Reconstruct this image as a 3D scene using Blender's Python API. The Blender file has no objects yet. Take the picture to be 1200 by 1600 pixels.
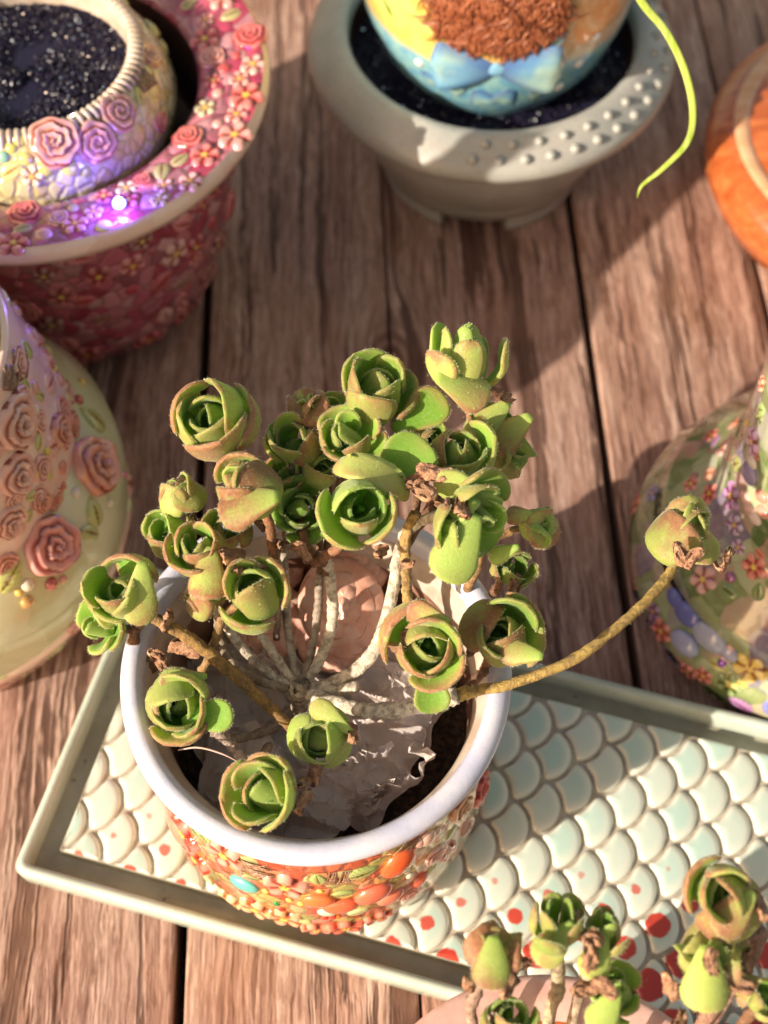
import bpy, math, random
import numpy as np
from mathutils import Vector, Matrix
R = math.radians
rng = np.random.default_rng(7)
rnd = random.Random(11)
S = 0.01                                  # everything below is written in centimetres

# ---------------------------------------------------------------- camera, sky, sun, exposure
scene = bpy.context.scene
col = scene.collection
FPX, TILT, CAMH = 2100.0, R(30.5), 41.2
cam = bpy.data.cameras.new('camera')
cam.sensor_width = 36; cam.sensor_fit = 'AUTO'; cam.lens = FPX/1600*36
cam.clip_start = 0.01; cam.clip_end = 50
cam.dof.use_dof = True; cam.dof.focus_distance = 0.335; cam.dof.aperture_fstop = 11.5
camo = bpy.data.objects.new('camera', cam); col.objects.link(camo)
camo.location = (0, 0, CAMH*S); camo.rotation_euler = (TILT, 0, 0)
scene.camera = camo
SUN_AZ, SUN_EL = 212.0, 26.0              # where the sun stands (degrees from +x, degrees up)
w = bpy.data.worlds.new('World'); scene.world = w; w.use_nodes = True
nt = w.node_tree; bg = nt.nodes['Background']
sky = nt.nodes.new('ShaderNodeTexSky'); sky.sky_type = 'NISHITA'; sky.sun_disc = False
sky.sun_elevation = R(SUN_EL); sky.sun_rotation = R(90-SUN_AZ)
sky.dust_density = 2.0; sky.ozone_density = .6
warm = nt.nodes.new('ShaderNodeMix'); warm.data_type = 'RGBA'; warm.blend_type = 'MULTIPLY'; warm.inputs[0].default_value = 1   # the photograph's warm white balance
warm.inputs[7].default_value = (1.28, .97, .66, 1); nt.links.new(sky.outputs[0], warm.inputs[6]); nt.links.new(warm.outputs[2], bg.inputs[0]); bg.inputs[1].default_value = 0.125
sl = bpy.data.lights.new('sun', 'SUN'); sl.energy = 5.0; sl.angle = R(.6); sl.color = (1, .88, .72)
so = bpy.data.objects.new('sun', sl); col.objects.link(so)
sd = Vector((math.cos(R(SUN_AZ))*math.cos(R(SUN_EL)), math.sin(R(SUN_AZ))*math.cos(R(SUN_EL)), math.sin(R(SUN_EL))))
so.rotation_euler = sd.to_track_quat('Z', 'Y').to_euler(); so.location = (-1, -1, 1)
scene.view_settings.view_transform = 'Standard'; scene.view_settings.look = 'None'
scene.view_settings.exposure = 0.66

# ---------------------------------------------------------------- camera geometry used to read places off the photograph
C0 = np.array([0, 0, CAMH]); Dv = np.array([0, math.sin(TILT), -math.cos(TILT)])
Uv = np.array([0, math.cos(TILT), math.sin(TILT)]); Rv = np.array([1., 0, 0])
def ray(px, py): return Dv+Rv*(px-600)/FPX-Uv*(py-800)/FPX
def at(px, py, z=0.):
    v = ray(px, py); return C0+v*((z-CAMH)/v[2])
def camdir(a):                            # (right, up, towards camera) -> world
    v = a[0]*Rv+a[1]*Uv-a[2]*Dv; return Vector(v/np.linalg.norm(v))

# ---------------------------------------------------------------- node helpers
class M:
    def __init__(s, name, rough=.6, **kw):
        s.m = bpy.data.materials.new(name); s.m.use_nodes = True; s.t = s.m.node_tree
        s.b = s.t.nodes['Principled BSDF']; s.set('Roughness', rough)
        for k, v in kw.items(): s.set(k.replace('_', ' '), v)
    def n(s, ty, **kw):
        x = s.t.nodes.new('ShaderNode'+ty)
        for k, v in kw.items(): setattr(x, k, v)
        return x
    def l(s, a, b): s.t.links.new(a, b)
    def put(s, sock, v):
        if hasattr(v, 'is_output'): s.l(v, sock)
        else:
            if sock.type == 'RGBA' and len(v) == 3: v = (*v, 1)
            sock.default_value = v
    def set(s, k, v): s.put(s.b.inputs[k], v)
    def obj(s): return s.n('TexCoord').outputs['Object']
    def oi(s, k): return s.n('ObjectInfo').outputs[k]
    def attr(s, nm='pig'):
        a = s.n('Attribute', attribute_name=nm); x = s.n('SeparateColor'); s.l(a.outputs['Color'], x.inputs[0]); return x.outputs
    def ocol(s):
        x = s.n('SeparateColor'); s.l(s.oi('Color'), x.inputs[0]); return x.outputs
    def map(s, v, scale=(1, 1, 1), loc=(0, 0, 0), rot=(0, 0, 0)):
        x = s.n('Mapping'); s.l(v, x.inputs[0]); x.inputs['Scale'].default_value = scale
        s.put(x.inputs['Location'], loc); x.inputs['Rotation'].default_value = rot; return x.outputs[0]
    def noise(s, v, sc, det=4, rough=.55, dist=0., out='Fac'):
        x = s.n('TexNoise'); s.l(v, x.inputs['Vector']); x.inputs['Scale'].default_value = sc
        x.inputs['Detail'].default_value = det; x.inputs['Roughness'].default_value = rough
        x.inputs['Distortion'].default_value = dist; return x.outputs[out]
    def voro(s, v, sc, feat='F1', out='Distance', rand=1.):
        x = s.n('TexVoronoi', feature=feat); s.l(v, x.inputs['Vector']); x.inputs['Scale'].default_value = sc
        x.inputs['Randomness'].default_value = rand; return x.outputs[out]
    def ma(s, op, a, b=0., c=0., clamp=False):
        x = s.n('Math', operation=op); x.use_clamp = clamp
        s.put(x.inputs[0], a); s.put(x.inputs[1], b); s.put(x.inputs[2], c); return x.outputs[0]
    def rng(s, v, a, b, c=0., d=1.):
        x = s.n('MapRange'); x.interpolation_type = 'SMOOTHSTEP'; s.put(x.inputs[0], v)
        for i, q in enumerate((a, b, c, d)): s.put(x.inputs[i+1], q)
        return x.outputs[0]
    def mix(s, f, a, b, bt='MIX'):
        x = s.n('Mix', data_type='RGBA', blend_type=bt); s.put(x.inputs[0], f); s.put(x.inputs[6], a); s.put(x.inputs[7], b); return x.outputs[2]
    def ramp(s, f, stops, mode='LINEAR'):
        x = s.n('ValToRGB'); x.color_ramp.interpolation = mode; s.put(x.inputs[0], f); e = x.color_ramp.elements
        while len(e) < len(stops): e.new(.5)
        for q, (p, c) in zip(e, stops): q.position = p; q.color = (*c, 1)
        return x.outputs[0]
    def bump(s, h, dist=.001, st=.5):
        x = s.n('Bump'); s.put(x.inputs['Height'], h); x.inputs['Distance'].default_value = dist; x.inputs['Strength'].default_value = st
        s.l(x.outputs[0], s.b.inputs['Normal']); return x.outputs[0]
    def vadd(s, a, b):
        x = s.n('VectorMath', operation='ADD'); s.put(x.inputs[0], a); s.put(x.inputs[1], b); return x.outputs[0]

# ---------------------------------------------------------------- materials
MT = {}
def mat_wood(name, knot=None):
    m = M(name, .62, Specular_IOR_Level=.3)
    co = m.obj(); off = m.n('CombineXYZ'); r_ = m.oi('Random')
    m.l(m.ma('MULTIPLY', r_, 3.7), off.inputs[0]); m.l(m.ma('MULTIPLY', r_, 9.1), off.inputs[1])
    v = m.vadd(co, off.outputs[0]); k = None
    if knot:
        # pull the grain round a knot
        sx = m.n('SeparateXYZ'); m.l(m.map(co, (1, .62, 1), (-knot[0], -knot[1]*.62, 0)), sx.inputs[0])
        dd = m.ma('SQRT', m.ma('ADD', m.ma('POWER', sx.outputs[0], 2.), m.ma('POWER', sx.outputs[1], 2.)))
        k = m.rng(dd, .004, .016, 1., 0.)
        bend = m.n('CombineXYZ'); m.l(m.ma('MULTIPLY', m.ma('MULTIPLY', m.rng(dd, .003, .030, 1., 0.), m.ma('SIGN', sx.outputs[0])), -.009), bend.inputs[0])
        v = m.vadd(v, bend.outputs[0])
    wv = m.noise(m.map(v, (26, 14, 26)), 1., 4, .6, 0., 'Color')       # slow waviness of the grain
    sc = m.n('VectorMath', operation='SCALE'); m.l(wv, sc.inputs[0]); sc.inputs[3].default_value = .008
    v = m.vadd(v, sc.outputs[0])
    broad = m.noise(m.map(v, (80, 9, 80)), 1., 6, .65)
    fine = m.noise(m.map(v, (330, 16, 330)), 1., 6, .7)
    vfine = m.noise(m.map(v, (900, 60, 900)), 1., 3, .6)
    crack = m.noise(m.map(v, (150, 4.5, 150)), 1., 4, .62)
    cr = m.rng(crack, .55, .62, 0., 1.)
    blot = m.noise(co, 22., 4); st = m.noise(m.map(v, (1300, 60, 1300)), 1., 4, .7); st2 = m.noise(m.map(v, (620, 30, 620)), 1., 5, .7)
    base = m.ramp(broad, [(.28, (.37, .205, .150)), (.45, (.53, .335, .260)), (.60, (.64, .450, .360)), (.76, (.74, .57, .47))])
    patch = m.rng(m.noise(m.map(v, (60, 12, 60)), 1., 3), .40, .62, .35, 1.)
    base = m.mix(m.ma('MULTIPLY', m.rng(fine, .36, .58, .6, 0.), patch), base, (.20, .090, .058))
    base = m.mix(m.rng(st, .40, .60, .6, 0.), base, (.18, .085, .055)); base = m.mix(m.ma('MULTIPLY', m.rng(st2, .38, .50, .8, 0.), patch), base, (.11, .045, .026)); base = m.mix(m.rng(st2, .56, .72, 0., .6), base, (.74, .60, .52))
    base = m.mix(m.ma('MULTIPLY', cr, .82), base, (.075, .032, .020))
    base = m.mix(m.rng(blot, .50, .72, 0., .3), base, (.38, .19, .10))
    tint = m.mix(r_, (.86, .86, .9), (1.06, 1.0, .96)); base = m.mix(1., base, tint, 'MULTIPLY')
    h = m.ma('ADD', m.ma('MULTIPLY', fine, .8), m.ma('MULTIPLY', m.ma('ADD', vfine, st2), .35)); h = m.ma('SUBTRACT', h, m.ma('MULTIPLY', cr, .9))
    if k is not None:
        rings = m.ma('SINE', m.ma('MULTIPLY', dd, 1500.))
        base = m.mix(m.ma('MULTIPLY', k, m.rng(rings, -.4, .8, .85, .15)), base, (.12, .05, .03))
        h = m.ma('ADD', h, m.ma('MULTIPLY', m.ma('MULTIPLY', rings, k), .3))
    m.set('Base Color', base); m.set('Roughness', m.rng(fine, .2, .8, .75, .5)); m.bump(h, .0011, .75)
    MT[name] = m.m
mat_wood('weathered_wood')

def mat_leaf(name, fresh, deep, red, rough=.5, trans=.32):
    m = M(name, rough, Specular_IOR_Level=.32); co = m.obj(); p = m.attr(); oc = m.ocol()
    m.set('Sheen Weight', .35); m.set('Sheen Roughness', .4); m.set('Sheen Tint', (.9, 1, .75))
    lv = m.vadd(co, m.oi('Random'))
    big = m.noise(lv, 160., 3); sm = m.noise(lv, 900., 3); sp = m.noise(lv, 2600., 2)
    g = m.mix(m.rng(m.ma('ADD', m.ma('ADD', m.ma('MULTIPLY', p[0], .45), m.ma('MULTIPLY', p[2], .75)), m.ma('MULTIPLY', big, .4)), .2, 1.1), deep, fresh)
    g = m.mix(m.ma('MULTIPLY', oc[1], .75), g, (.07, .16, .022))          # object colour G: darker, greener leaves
    # object colour R: how far the outer face and the edge have turned brown-pink
    face = m.ma('MULTIPLY', p[2], m.rng(p[0], -.1, .75))
    edge = m.rng(m.ma('MAXIMUM', p[1], m.ma('MULTIPLY', p[0], .95)), .66, .97)
    turn = m.ma('ADD', m.ma('MULTIPLY', face, 1.05), m.ma('MULTIPLY', edge, 1.0))
    turn = m.ma('MULTIPLY', turn, m.ma('MULTIPLY', oc[0], .80)); turn = m.ma('MULTIPLY', turn, m.rng(m.ma('ADD', big, m.ma('MULTIPLY', sm, .35)), .42, .80, .25, 1.2), clamp=True)
    rc = m.mix(m.rng(sm, .35, .65), red, (red[0]*1.25, red[1]*1.45, red[2]*1.1))
    c = m.mix(turn, g, rc)
    spots = m.ma('MULTIPLY', m.rng(sp, .60, .70), m.ma('ADD', m.ma('MULTIPLY', oc[0], .7), .1))
    c = m.mix(m.ma('MULTIPLY', spots, .6), c, (.14, .06, .03))
    c = m.mix(1., c, m.mix(m.oi('Random'), (.74, .80, .72), (1.08, 1.04, 1.05)), 'MULTIPLY')
    vn = m.noise(m.map(lv, (1, 1, .3)), 1400., 4, .65); c = m.mix(m.rng(vn, .5, .75, 0., .22), c, (.80, .80, .50))
    m.set('Base Color', c)
    m.set('Subsurface Weight', .12); m.set('Subsurface Radius', (.5, .8, .2)); m.set('Subsurface Scale', .0012)
    nb = m.bump(m.ma('ADD', m.ma('MULTIPLY', sm, .5), m.ma('MULTIPLY', sp, .35)), .00035, .6)
    tr = m.n('BsdfTranslucent'); m.l(m.mix(.5, c, (.62, .92, .03), 'MIX'), tr.inputs[0]); m.l(nb, tr.inputs[1])
    ms = m.n('MixShader'); ms.inputs[0].default_value = trans
    m.l(m.b.outputs[0], ms.inputs[1]); m.l(tr.outputs[0], ms.inputs[2]); m.l(ms.outputs[0], m.t.nodes['Material Output'].inputs[0])
    MT[name] = m.m
mat_leaf('succulent_leaf', (.52, .68, .17), (.22, .50, .04), (.40, .165, .115))
m = M('leaf_hair', .5); m.set('Base Color', (.85, .85, .62)); m.set('Sheen Weight', .5)
tr = m.n('BsdfTranslucent'); tr.inputs[0].default_value = (.9, .9, .65, 1); ms = m.n('MixShader'); ms.inputs[0].default_value = .5
m.l(m.b.outputs[0], ms.inputs[1]); m.l(tr.outputs[0], ms.inputs[2]); m.l(ms.outputs[0], m.t.nodes['Material Output'].inputs[0]); MT['leaf_hair'] = m.m

m = M('dry_leaf', .75); co = m.obj(); a = m.noise(co, 420., 5, .65); b = m.noise(co, 1500., 4, .6)
c = m.ramp(a, [(.3, (.17, .075, .035)), (.5, (.45, .24, .13)), (.68, (.66, .44, .28))])
c = m.mix(m.rng(b, .55, .7), c, (.50, .20, .20)); m.set('Base Color', c); m.bump(m.ma('ADD', a, b), .0008, .9); MT['dry_leaf'] = m.m

m = M('bark', .8); co = m.obj(); oc = m.oi('Color'); a = m.noise(co, 500., 5, .6); b = m.noise(m.map(co, (1, 1, .35)), 1800., 4, .65); bl = m.noise(co, 150., 3)
c = m.mix(m.rng(a, .35, .7, .0, .75), oc, (.10, .06, .035)); c = m.mix(m.rng(b, .52, .68, 0., .22), c, (.62, .55, .45)); c = m.mix(m.rng(bl, .55, .7, 0., .4), c, (.16, .085, .04))
m.set('Base Color', c); m.bump(m.ma('ADD', a, m.ma('MULTIPLY', b, .7)), .0009, .8); MT['bark'] = m.m

m = M('white_rim_glaze', .22, Coat_Weight=.4, Coat_Roughness=.08); co = m.obj(); a = m.noise(co, 90., 4); b = m.noise(m.map(co, (1, 1, 3)), 700., 4, .7)
c = m.mix(m.rng(a, .3, .7), (.50, .52, .68), (.64, .64, .72)); c = m.mix(m.rng(b, .55, .72, 0., .35), c, (.44, .43, .55)); m.set('Base Color', c); m.set('Roughness', m.rng(b, .3, .7, .2, .42)); m.bump(m.ma('ADD', a, m.ma('MULTIPLY', b, .4)), .0006, .35); MT['white_rim_glaze'] = m.m  # lavender of the reflected sky is put into the white rim's base colour

def mat_mottle(name, stops, scale=120., rough=.18, coat=.8, bumpd=.0006, speck=None, joint=.55):
    m = M(name, rough); m.set('Coat Weight', coat); m.set('Coat Roughness', .06); co = m.obj()
    ds = m.noise(co, scale*1.6, 3, .5, 0., 'Color'); sc = m.n('VectorMath', operation='SCALE'); m.l(ds, sc.inputs[0]); sc.inputs[3].default_value = .35/scale
    v = m.vadd(co, sc.outputs[0]); cc = m.voro(v, scale, 'F1', 'Color'); x = m.n('SeparateColor'); m.l(cc, x.inputs[0])
    c = m.ramp(x.outputs[0], stops); ed = m.voro(v, scale, 'DISTANCE_TO_EDGE', 'Distance')
    c = m.mix(m.rng(ed, .0, .10, joint, 0.), c, tuple(.35*q for q in stops[0][1]))
    n2 = m.noise(co, scale*2.5, 4, .6); c = m.mix(m.rng(n2, .4, .75, 0., .45), c, stops[-1][1])
    if speck: c = m.mix(m.rng(m.noise(co, scale*.5, 3), .5, .62), c, speck)
    m.set('Base Color', c); m.bump(m.ma('ADD', m.rng(ed, 0., .25), m.ma('MULTIPLY', n2, .4)), bumpd, .7); MT[name] = m.m
mat_mottle('orange_floral_glaze', [(0, (.40, .05, .02)), (.25, (.52, .12, .05)), (.45, (.52, .42, .12)), (.65, (.26, .34, .09)), (.85, (.54, .46, .24)), (1, (.48, .14, .07))], 200., .15, .7)
mat_mottle('red_floral_glaze', [(0, (.22, .012, .035)), (.3, (.42, .045, .10)), (.5, (.56, .20, .25)), (.7, (.24, .07, .09)), (.85, (.60, .32, .35)), (1, (.46, .09, .15))], 150., .2, .9)
mat_mottle('rose_blush_glaze', [(0, (.72, .46, .37)), (.4, (.80, .56, .46)), (.7, (.82, .60, .49)), (1, (.84, .64, .53))], 60., .25, .6, .0001, None, .0)
mat_mottle('pale_green_glaze', [(0, (.48, .50, .27)), (.4, (.56, .58, .34)), (.7, (.60, .60, .38)), (1, (.64, .64, .44))], 50., .25, .7, .0001, None, .0)
mat_mottle('meadow_glaze', [(0, (.10, .16, .05)), (.2, (.30, .34, .14)), (.4, (.46, .50, .32)), (.6, (.20, .16, .26)), (.8, (.46, .26, .20)), (1, (.40, .46, .28))], 120., .1, 1., .0002, (.16, .22, .08), .15)
mat_mottle('yellow_floral_glaze', [(0, (.52, .40, .16)), (.3, (.62, .56, .25)), (.55, (.60, .50, .38)), (.8, (.55, .58, .35)), (1, (.70, .62, .48))], 200., .18, .9)

# reliefs: object colour, darkened in the painted joints by the attribute
m = M('relief_glaze', .2, Coat_Weight=.8, Coat_Roughness=.06); p = m.attr(); co = m.obj(); n1 = m.noise(co, 500., 3)
oc = m.oi('Color'); dk = m.mix(1., oc, (.40, .16, .11), 'MULTIPLY'); lt = m.mix(.22, oc, (.92, .84, .74))
c = m.mix(m.rng(p[0], .15, .6), dk, oc); c = m.mix(m.rng(m.ma('ADD', p[0], m.ma('MULTIPLY', n1, .4)), .75, 1.25, 0., .8), c, lt); c = m.mix(p[1], c, (.80, .55, .10))
m.set('Base Color', c); MT['relief_glaze'] = m.m
m = M('glass_gem', .05); m.set('Base Color', m.oi('Color')); m.set('Metallic', .35); m.set('Coat Weight', 1.); MT['glass_gem'] = m.m
m = M('brown_twig_glaze', .35, Coat_Weight=.5); co = m.obj(); a = m.noise(co, 700., 4); m.set('Base Color', m.ramp(a, [(.3, (.07, .03, .015)), (.5, (.24, .12, .06)), (.7, (.55, .42, .30))])); MT['brown_twig_glaze'] = m.m

m = M('celadon_glaze', .25, Coat_Weight=.5, Coat_Roughness=.1); co = m.obj(); a = m.noise(co, 60., 4); b = m.noise(co, 500., 4, .65)
c = m.mix(m.rng(a, .3, .7), (.42, .49, .42), (.50, .56, .49)); c = m.mix(m.rng(b, .58, .75, 0., .35), c, (.24, .24, .14)); m.set('Base Color', c); m.bump(b, .0004, .3); MT['celadon_glaze'] = m.m
m = M('celadon_channel', .3, Coat_Weight=.4, Coat_Roughness=.12); co = m.obj(); a = m.noise(co, 45., 5, .6); b = m.noise(co, 260., 5, .7)
c = m.mix(m.rng(a, .35, .65), (.27, .255, .185), (.38, .37, .28)); c = m.mix(m.rng(b, .64, .70, 0., .8), c, (.05, .045, .03)); m.set('Base Color', c); MT['celadon_channel'] = m.m
m = M('scale_grout', .6); co = m.obj(); a = m.noise(co, 300., 4); m.set('Base Color', m.mix(m.rng(a, .35, .65), (.36, .31, .25), (.48, .44, .37))); MT['scale_grout'] = m.m
m = M('scale_glaze', .2, Coat_Weight=.6, Coat_Roughness=.08); co = m.obj(); p = m.attr(); oc = m.ocol(); rr = m.oi('Random')
v = m.vadd(co, rr); a = m.noise(v, 130., 3); b = m.noise(v, 900., 3)
c = m.mix(m.rng(m.ma('ADD', m.ma('MULTIPLY', a, .5), m.ma('MULTIPLY', rr, .5)), .3, .7), (.60, .69, .61), (.48, .65, .58))
c = m.mix(m.rng(p[0], .45, .95, 0., .8), c, (.76, .74, .63))
dot = m.ma('SUBTRACT', oc[0], m.ma('MULTIPLY', m.ma('SUBTRACT', m.noise(v, 420., 3), .5), .25))
dm = m.rng(m.ma('SUBTRACT', dot, p[1]), -.04, .05)
c = m.mix(m.ma('MULTIPLY', dm, oc[1]), c, m.mix(oc[0], (.62, .10, .06), (.36, .005, .005)))
m.set('Base Color', c); MT['scale_glaze'] = m.m

m = M('grey_stoneware', .4, Coat_Weight=.3, Coat_Roughness=.2); co = m.obj(); a = m.noise(co, 40., 5, .6); b = m.noise(co, 600., 4, .7); sx = m.n('SeparateXYZ'); m.l(co, sx.inputs[0])
c = m.mix(m.rng(a, .35, .65), (.33, .34, .32), (.42, .41, .38)); c = m.mix(m.rng(b, .5, .75, 0., .4), c, (.20, .19, .15)); c = m.mix(m.rng(m.noise(m.map(co, (1, 1, 6)), 60., 4), .55, .7, 0., .4), c, (.36, .28, .24)); m.set('Base Color', c); m.bump(b, .0004, .4); MT['grey_stoneware'] = m.m
m = M('dark_interior', .5); co = m.obj(); a = m.noise(co, 90., 4); m.set('Base Color', m.mix(m.rng(a, .35, .65), (.025, .010, .008), (.06, .024, .018))); MT['dark_interior'] = m.m
m = M('brown_interior_glaze', .3, Coat_Weight=.5, Coat_Roughness=.15); co = m.obj(); a = m.noise(co, 70., 4); m.set('Base Color', m.mix(m.rng(a, .35, .65), (.22, .10, .065), (.36, .20, .14))); MT['brown_interior_glaze'] = m.m
m = M('pale_inner_glaze', .3, Coat_Weight=.4); co = m.obj(); a = m.noise(co, 160., 4); m.set('Base Color', m.mix(m.rng(a, .35, .65), (.46, .36, .28), (.60, .50, .42))); MT['pale_inner_glaze'] = m.m
m = M('soil', .9); co = m.obj(); a = m.noise(co, 600., 6, .7); m.set('Base Color', m.mix(m.rng(a, .4, .65), (.03, .018, .012), (.13, .08, .055))); m.bump(a, .002, 1.); MT['soil'] = m.m
m = M('grit_sparkle', .08, Metallic=.9); m.set('Base Color', (.75, .8, .9)); MT['grit_sparkle'] = m.m
m = M('black_grit', .28); m.set('Base Color', (.016, .014, .034)); m.set('Specular IOR Level', .35); MT['black_grit'] = m.m
m = M('crumpled_film', .35); co = m.obj(); a = m.noise(co, 120., 5, .6); b = m.noise(co, 700., 4, .7)
m.set('Base Color', m.mix(m.rng(a, .35, .68), (.66, .55, .49), (.88, .82, .83))); m.bump(b, .0005, .5)
tp = m.n('BsdfTransparent'); tl = m.n('BsdfTranslucent'); tl.inputs[0].default_value = (.8, .72, .7, 1)
m1 = m.n('MixShader'); m1.inputs[0].default_value = .25; m.l(m.b.outputs[0], m1.inputs[1]); m.l(tl.outputs[0], m1.inputs[2])
m2 = m.n('MixShader'); m.put(m2.inputs[0], m.rng(a, .5, .7, .0, .2)); m.l(m1.outputs[0], m2.inputs[1]); m.l(tp.outputs[0], m2.inputs[2]); m.l(m2.outputs[0], m.t.nodes['Material Output'].inputs[0]); MT['crumpled_film'] = m.m
m = M('pink_clay', .35, Coat_Weight=.3, Coat_Roughness=.2); co = m.obj(); p = m.attr(); a = m.noise(co, 260., 4)
c = m.mix(m.rng(a, .35, .65), (.80, .38, .27), (.86, .54, .43)); c = m.mix(m.rng(p[1], .30, .85, 0., .8), c, (.40, .13, .07)); m.set('Base Color', c); MT['pink_clay'] = m.m
m = M('turned_wood', .28, Coat_Weight=.6, Coat_Roughness=.15); co = m.obj()
g = m.noise(m.map(co, (12, 160, 160), rot=(0, 0, .15)), 1., 5, .6, .6); h_ = m.noise(m.map(co, (60, 900, 900), rot=(0, 0, .15)), 1., 4, .6)
c = m.ramp(g, [(.3, (.26, .055, .015)), (.5, (.44, .11, .028)), (.7, (.58, .20, .065))]); c = m.mix(m.rng(h_, .5, .7, 0., .35), c, (.28, .06, .015)); m.set('Base Color', c); m.bump(h_, .0002, .3); MT['turned_wood'] = m.m
m = M('pale_wood_ring', .3, Coat_Weight=.6); co = m.obj(); g = m.noise(m.map(co, (20, 200, 200)), 1., 4); m.set('Base Color', m.mix(m.rng(g, .3, .7), (.66, .33, .16), (.76, .46, .27))); MT['pale_wood_ring'] = m.m
m = M('lime_leaf', .4, Specular_IOR_Level=.4); co = m.obj(); a = m.noise(co, 90., 3); c = m.mix(m.rng(m.noise(m.map(co, (1, .12, .12)), 900., 3), .35, .65), m.mix(m.rng(a, .3, .7), (.40, .58, .05), (.60, .72, .11)), (.66, .76, .22)); m.set('Base Color', c)
tr = m.n('BsdfTranslucent'); m.l(c, tr.inputs[0]); ms = m.n('MixShader'); ms.inputs[0].default_value = .35
m.l(m.b.outputs[0], ms.inputs[1]); m.l(tr.outputs[0], ms.inputs[2]); m.l(ms.outputs[0], m.t.nodes['Material Output'].inputs[0]); MT['lime_leaf'] = m.m
m = M('dusty_pink_glaze', .35, Coat_Weight=.3); co = m.obj(); a = m.noise(co, 200., 4); m.set('Base Color', m.mix(m.rng(a, .35, .65), (.58, .34, .29), (.66, .42, .36))); MT['dusty_pink_glaze'] = m.m
m = M('lilac_glaze', .3, Coat_Weight=.3); co = m.obj(); a = m.noise(co, 200., 4); m.set('Base Color', m.mix(m.rng(a, .35, .65), (.50, .40, .50), (.64, .54, .62))); MT['lilac_glaze'] = m.m
m = M('pale_fibre', .4); m.set('Base Color', (.70, .48, .42)); MT['pale_fibre'] = m.m
m = M('brown_fur_glaze', .4, Coat_Weight=.4); co = m.obj(); a = m.noise(co, 500., 3); m.set('Base Color', m.ramp(a, [(.3, (.10, .025, .010)), (.5, (.26, .075, .03)), (.7, (.42, .16, .07))])); MT['brown_fur_glaze'] = m.m
m = M('sky_bowl_glaze', .14, Coat_Weight=1., Coat_Roughness=.04); co = m.obj(); sx = m.n('SeparateXYZ'); m.l(co, sx.inputs[0]); a = m.noise(co, 60., 3); a2 = m.noise(co, 200., 3)
ye = m.mix(m.rng(a, .4, .6), (.78, .50, .10), (.70, .66, .18)); bl_ = m.mix(m.rng(a2, .35, .65), (.16, .40, .58), (.30, .55, .55)); pe = m.mix(m.rng(a2, .35, .65), (.62, .36, .16), (.66, .52, .32))
c = m.mix(m.rng(m.ma('ADD', sx.outputs[0], m.ma('MULTIPLY', a, .02)), .0, .022), ye, pe)
c = m.mix(m.rng(m.ma('ADD', sx.outputs[2], m.ma('MULTIPLY', a, .016)),   .050, .055, 1., 0.), c, bl_); m.set('Base Color', c); MT['sky_bowl_glaze'] = m.m
m = M('ribbon_glaze', .15, Coat_Weight=1.); p = m.attr(); co = m.obj(); a = m.noise(co, 130., 4); m.set('Base Color', m.mix(m.rng(p[0], .1, .55), (.05, .11, .34), m.mix(m.rng(a, .38, .62), (.16, .38, .58), (.36, .56, .50)))); MT['ribbon_glaze'] = m.m
m = M('blue_glint_bead', .1); m.set('Base Color', (.1, .15, .9)); m.set('Emission Color', (.05, .06, 1.)); m.set('Emission Strength', 40.); MT['blue_glint_bead'] = m.m  # emission standing in for sunlight caught by a blue gem
m = M('glint_core_glow', .1); m.set('Emission Color', (.75, .8, 1.)); m.set('Emission Strength', 60.); MT['glint_core_glow'] = m.m  # near-white emission for the bright middle of the gem glint

# ---------------------------------------------------------------- mesh helpers
def mesh(name, V, Fc, mats, pig=None, smooth=True, fm=None):
    me = bpy.data.meshes.new(name); me.from_pydata((np.asarray(V, float)*S).tolist(), [], [tuple(map(int, f)) for f in Fc])
    for q in (mats if isinstance(mats, (list, tuple)) else [mats]): me.materials.append(MT[q])
    if smooth: me.polygons.foreach_set('use_smooth', [True]*len(me.polygons))
    if fm is not None: me.polygons.foreach_set('material_index', list(fm))
    if pig is not None:
        a = me.color_attributes.new('pig', 'FLOAT_COLOR', 'POINT'); p = np.ones((len(V), 4)); p[:, :3] = pig; a.data.foreach_set('color', p.ravel())
    me.update(); return me
def put(name, me, parent=None, mat=None, color=None, kind=None):
    o = bpy.data.objects.new(name, me); col.objects.link(o)
    if parent is not None: o.parent = parent
    if mat is not None: o.matrix_local = mat
    if color is not None: o.color = (*color, 1) if len(color) == 3 else color
    if kind: o['kind'] = kind
    return o
def thing(name, label, cat, loc, group=None, mat=None):
    o = bpy.data.objects.new(name, None); col.objects.link(o); o.empty_display_size = .02
    if mat is not None: o.matrix_world = mat
    else: o.location = Vector(loc)*S
    o['label'] = label; o['category'] = cat
    if group: o['group'] = group
    return o
def T(v): return Matrix.Translation(Vector(v)*S)
def frame(p, z, spin=0., s=1.):                     # matrix: origin p (cm), local z along z
    z = Vector(z).normalized(); q = z.to_track_quat('Z', 'Y').to_matrix().to_4x4()
    return T(p) @ q @ Matrix.Rotation(spin, 4, 'Z') @ Matrix.Scale(s, 4)
def grid_faces(nu, nv, wrap=False, off=0):          # rows nu of nv points
    i, j = np.meshgrid(np.arange(nu-1), np.arange(nv if wrap else nv-1), indexing='ij'); j2 = (j+1) % nv
    return (np.stack([i*nv+j, i*nv+j2, (i+1)*nv+j2, (i+1)*nv+j], -1).reshape(-1, 4)+off)
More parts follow.
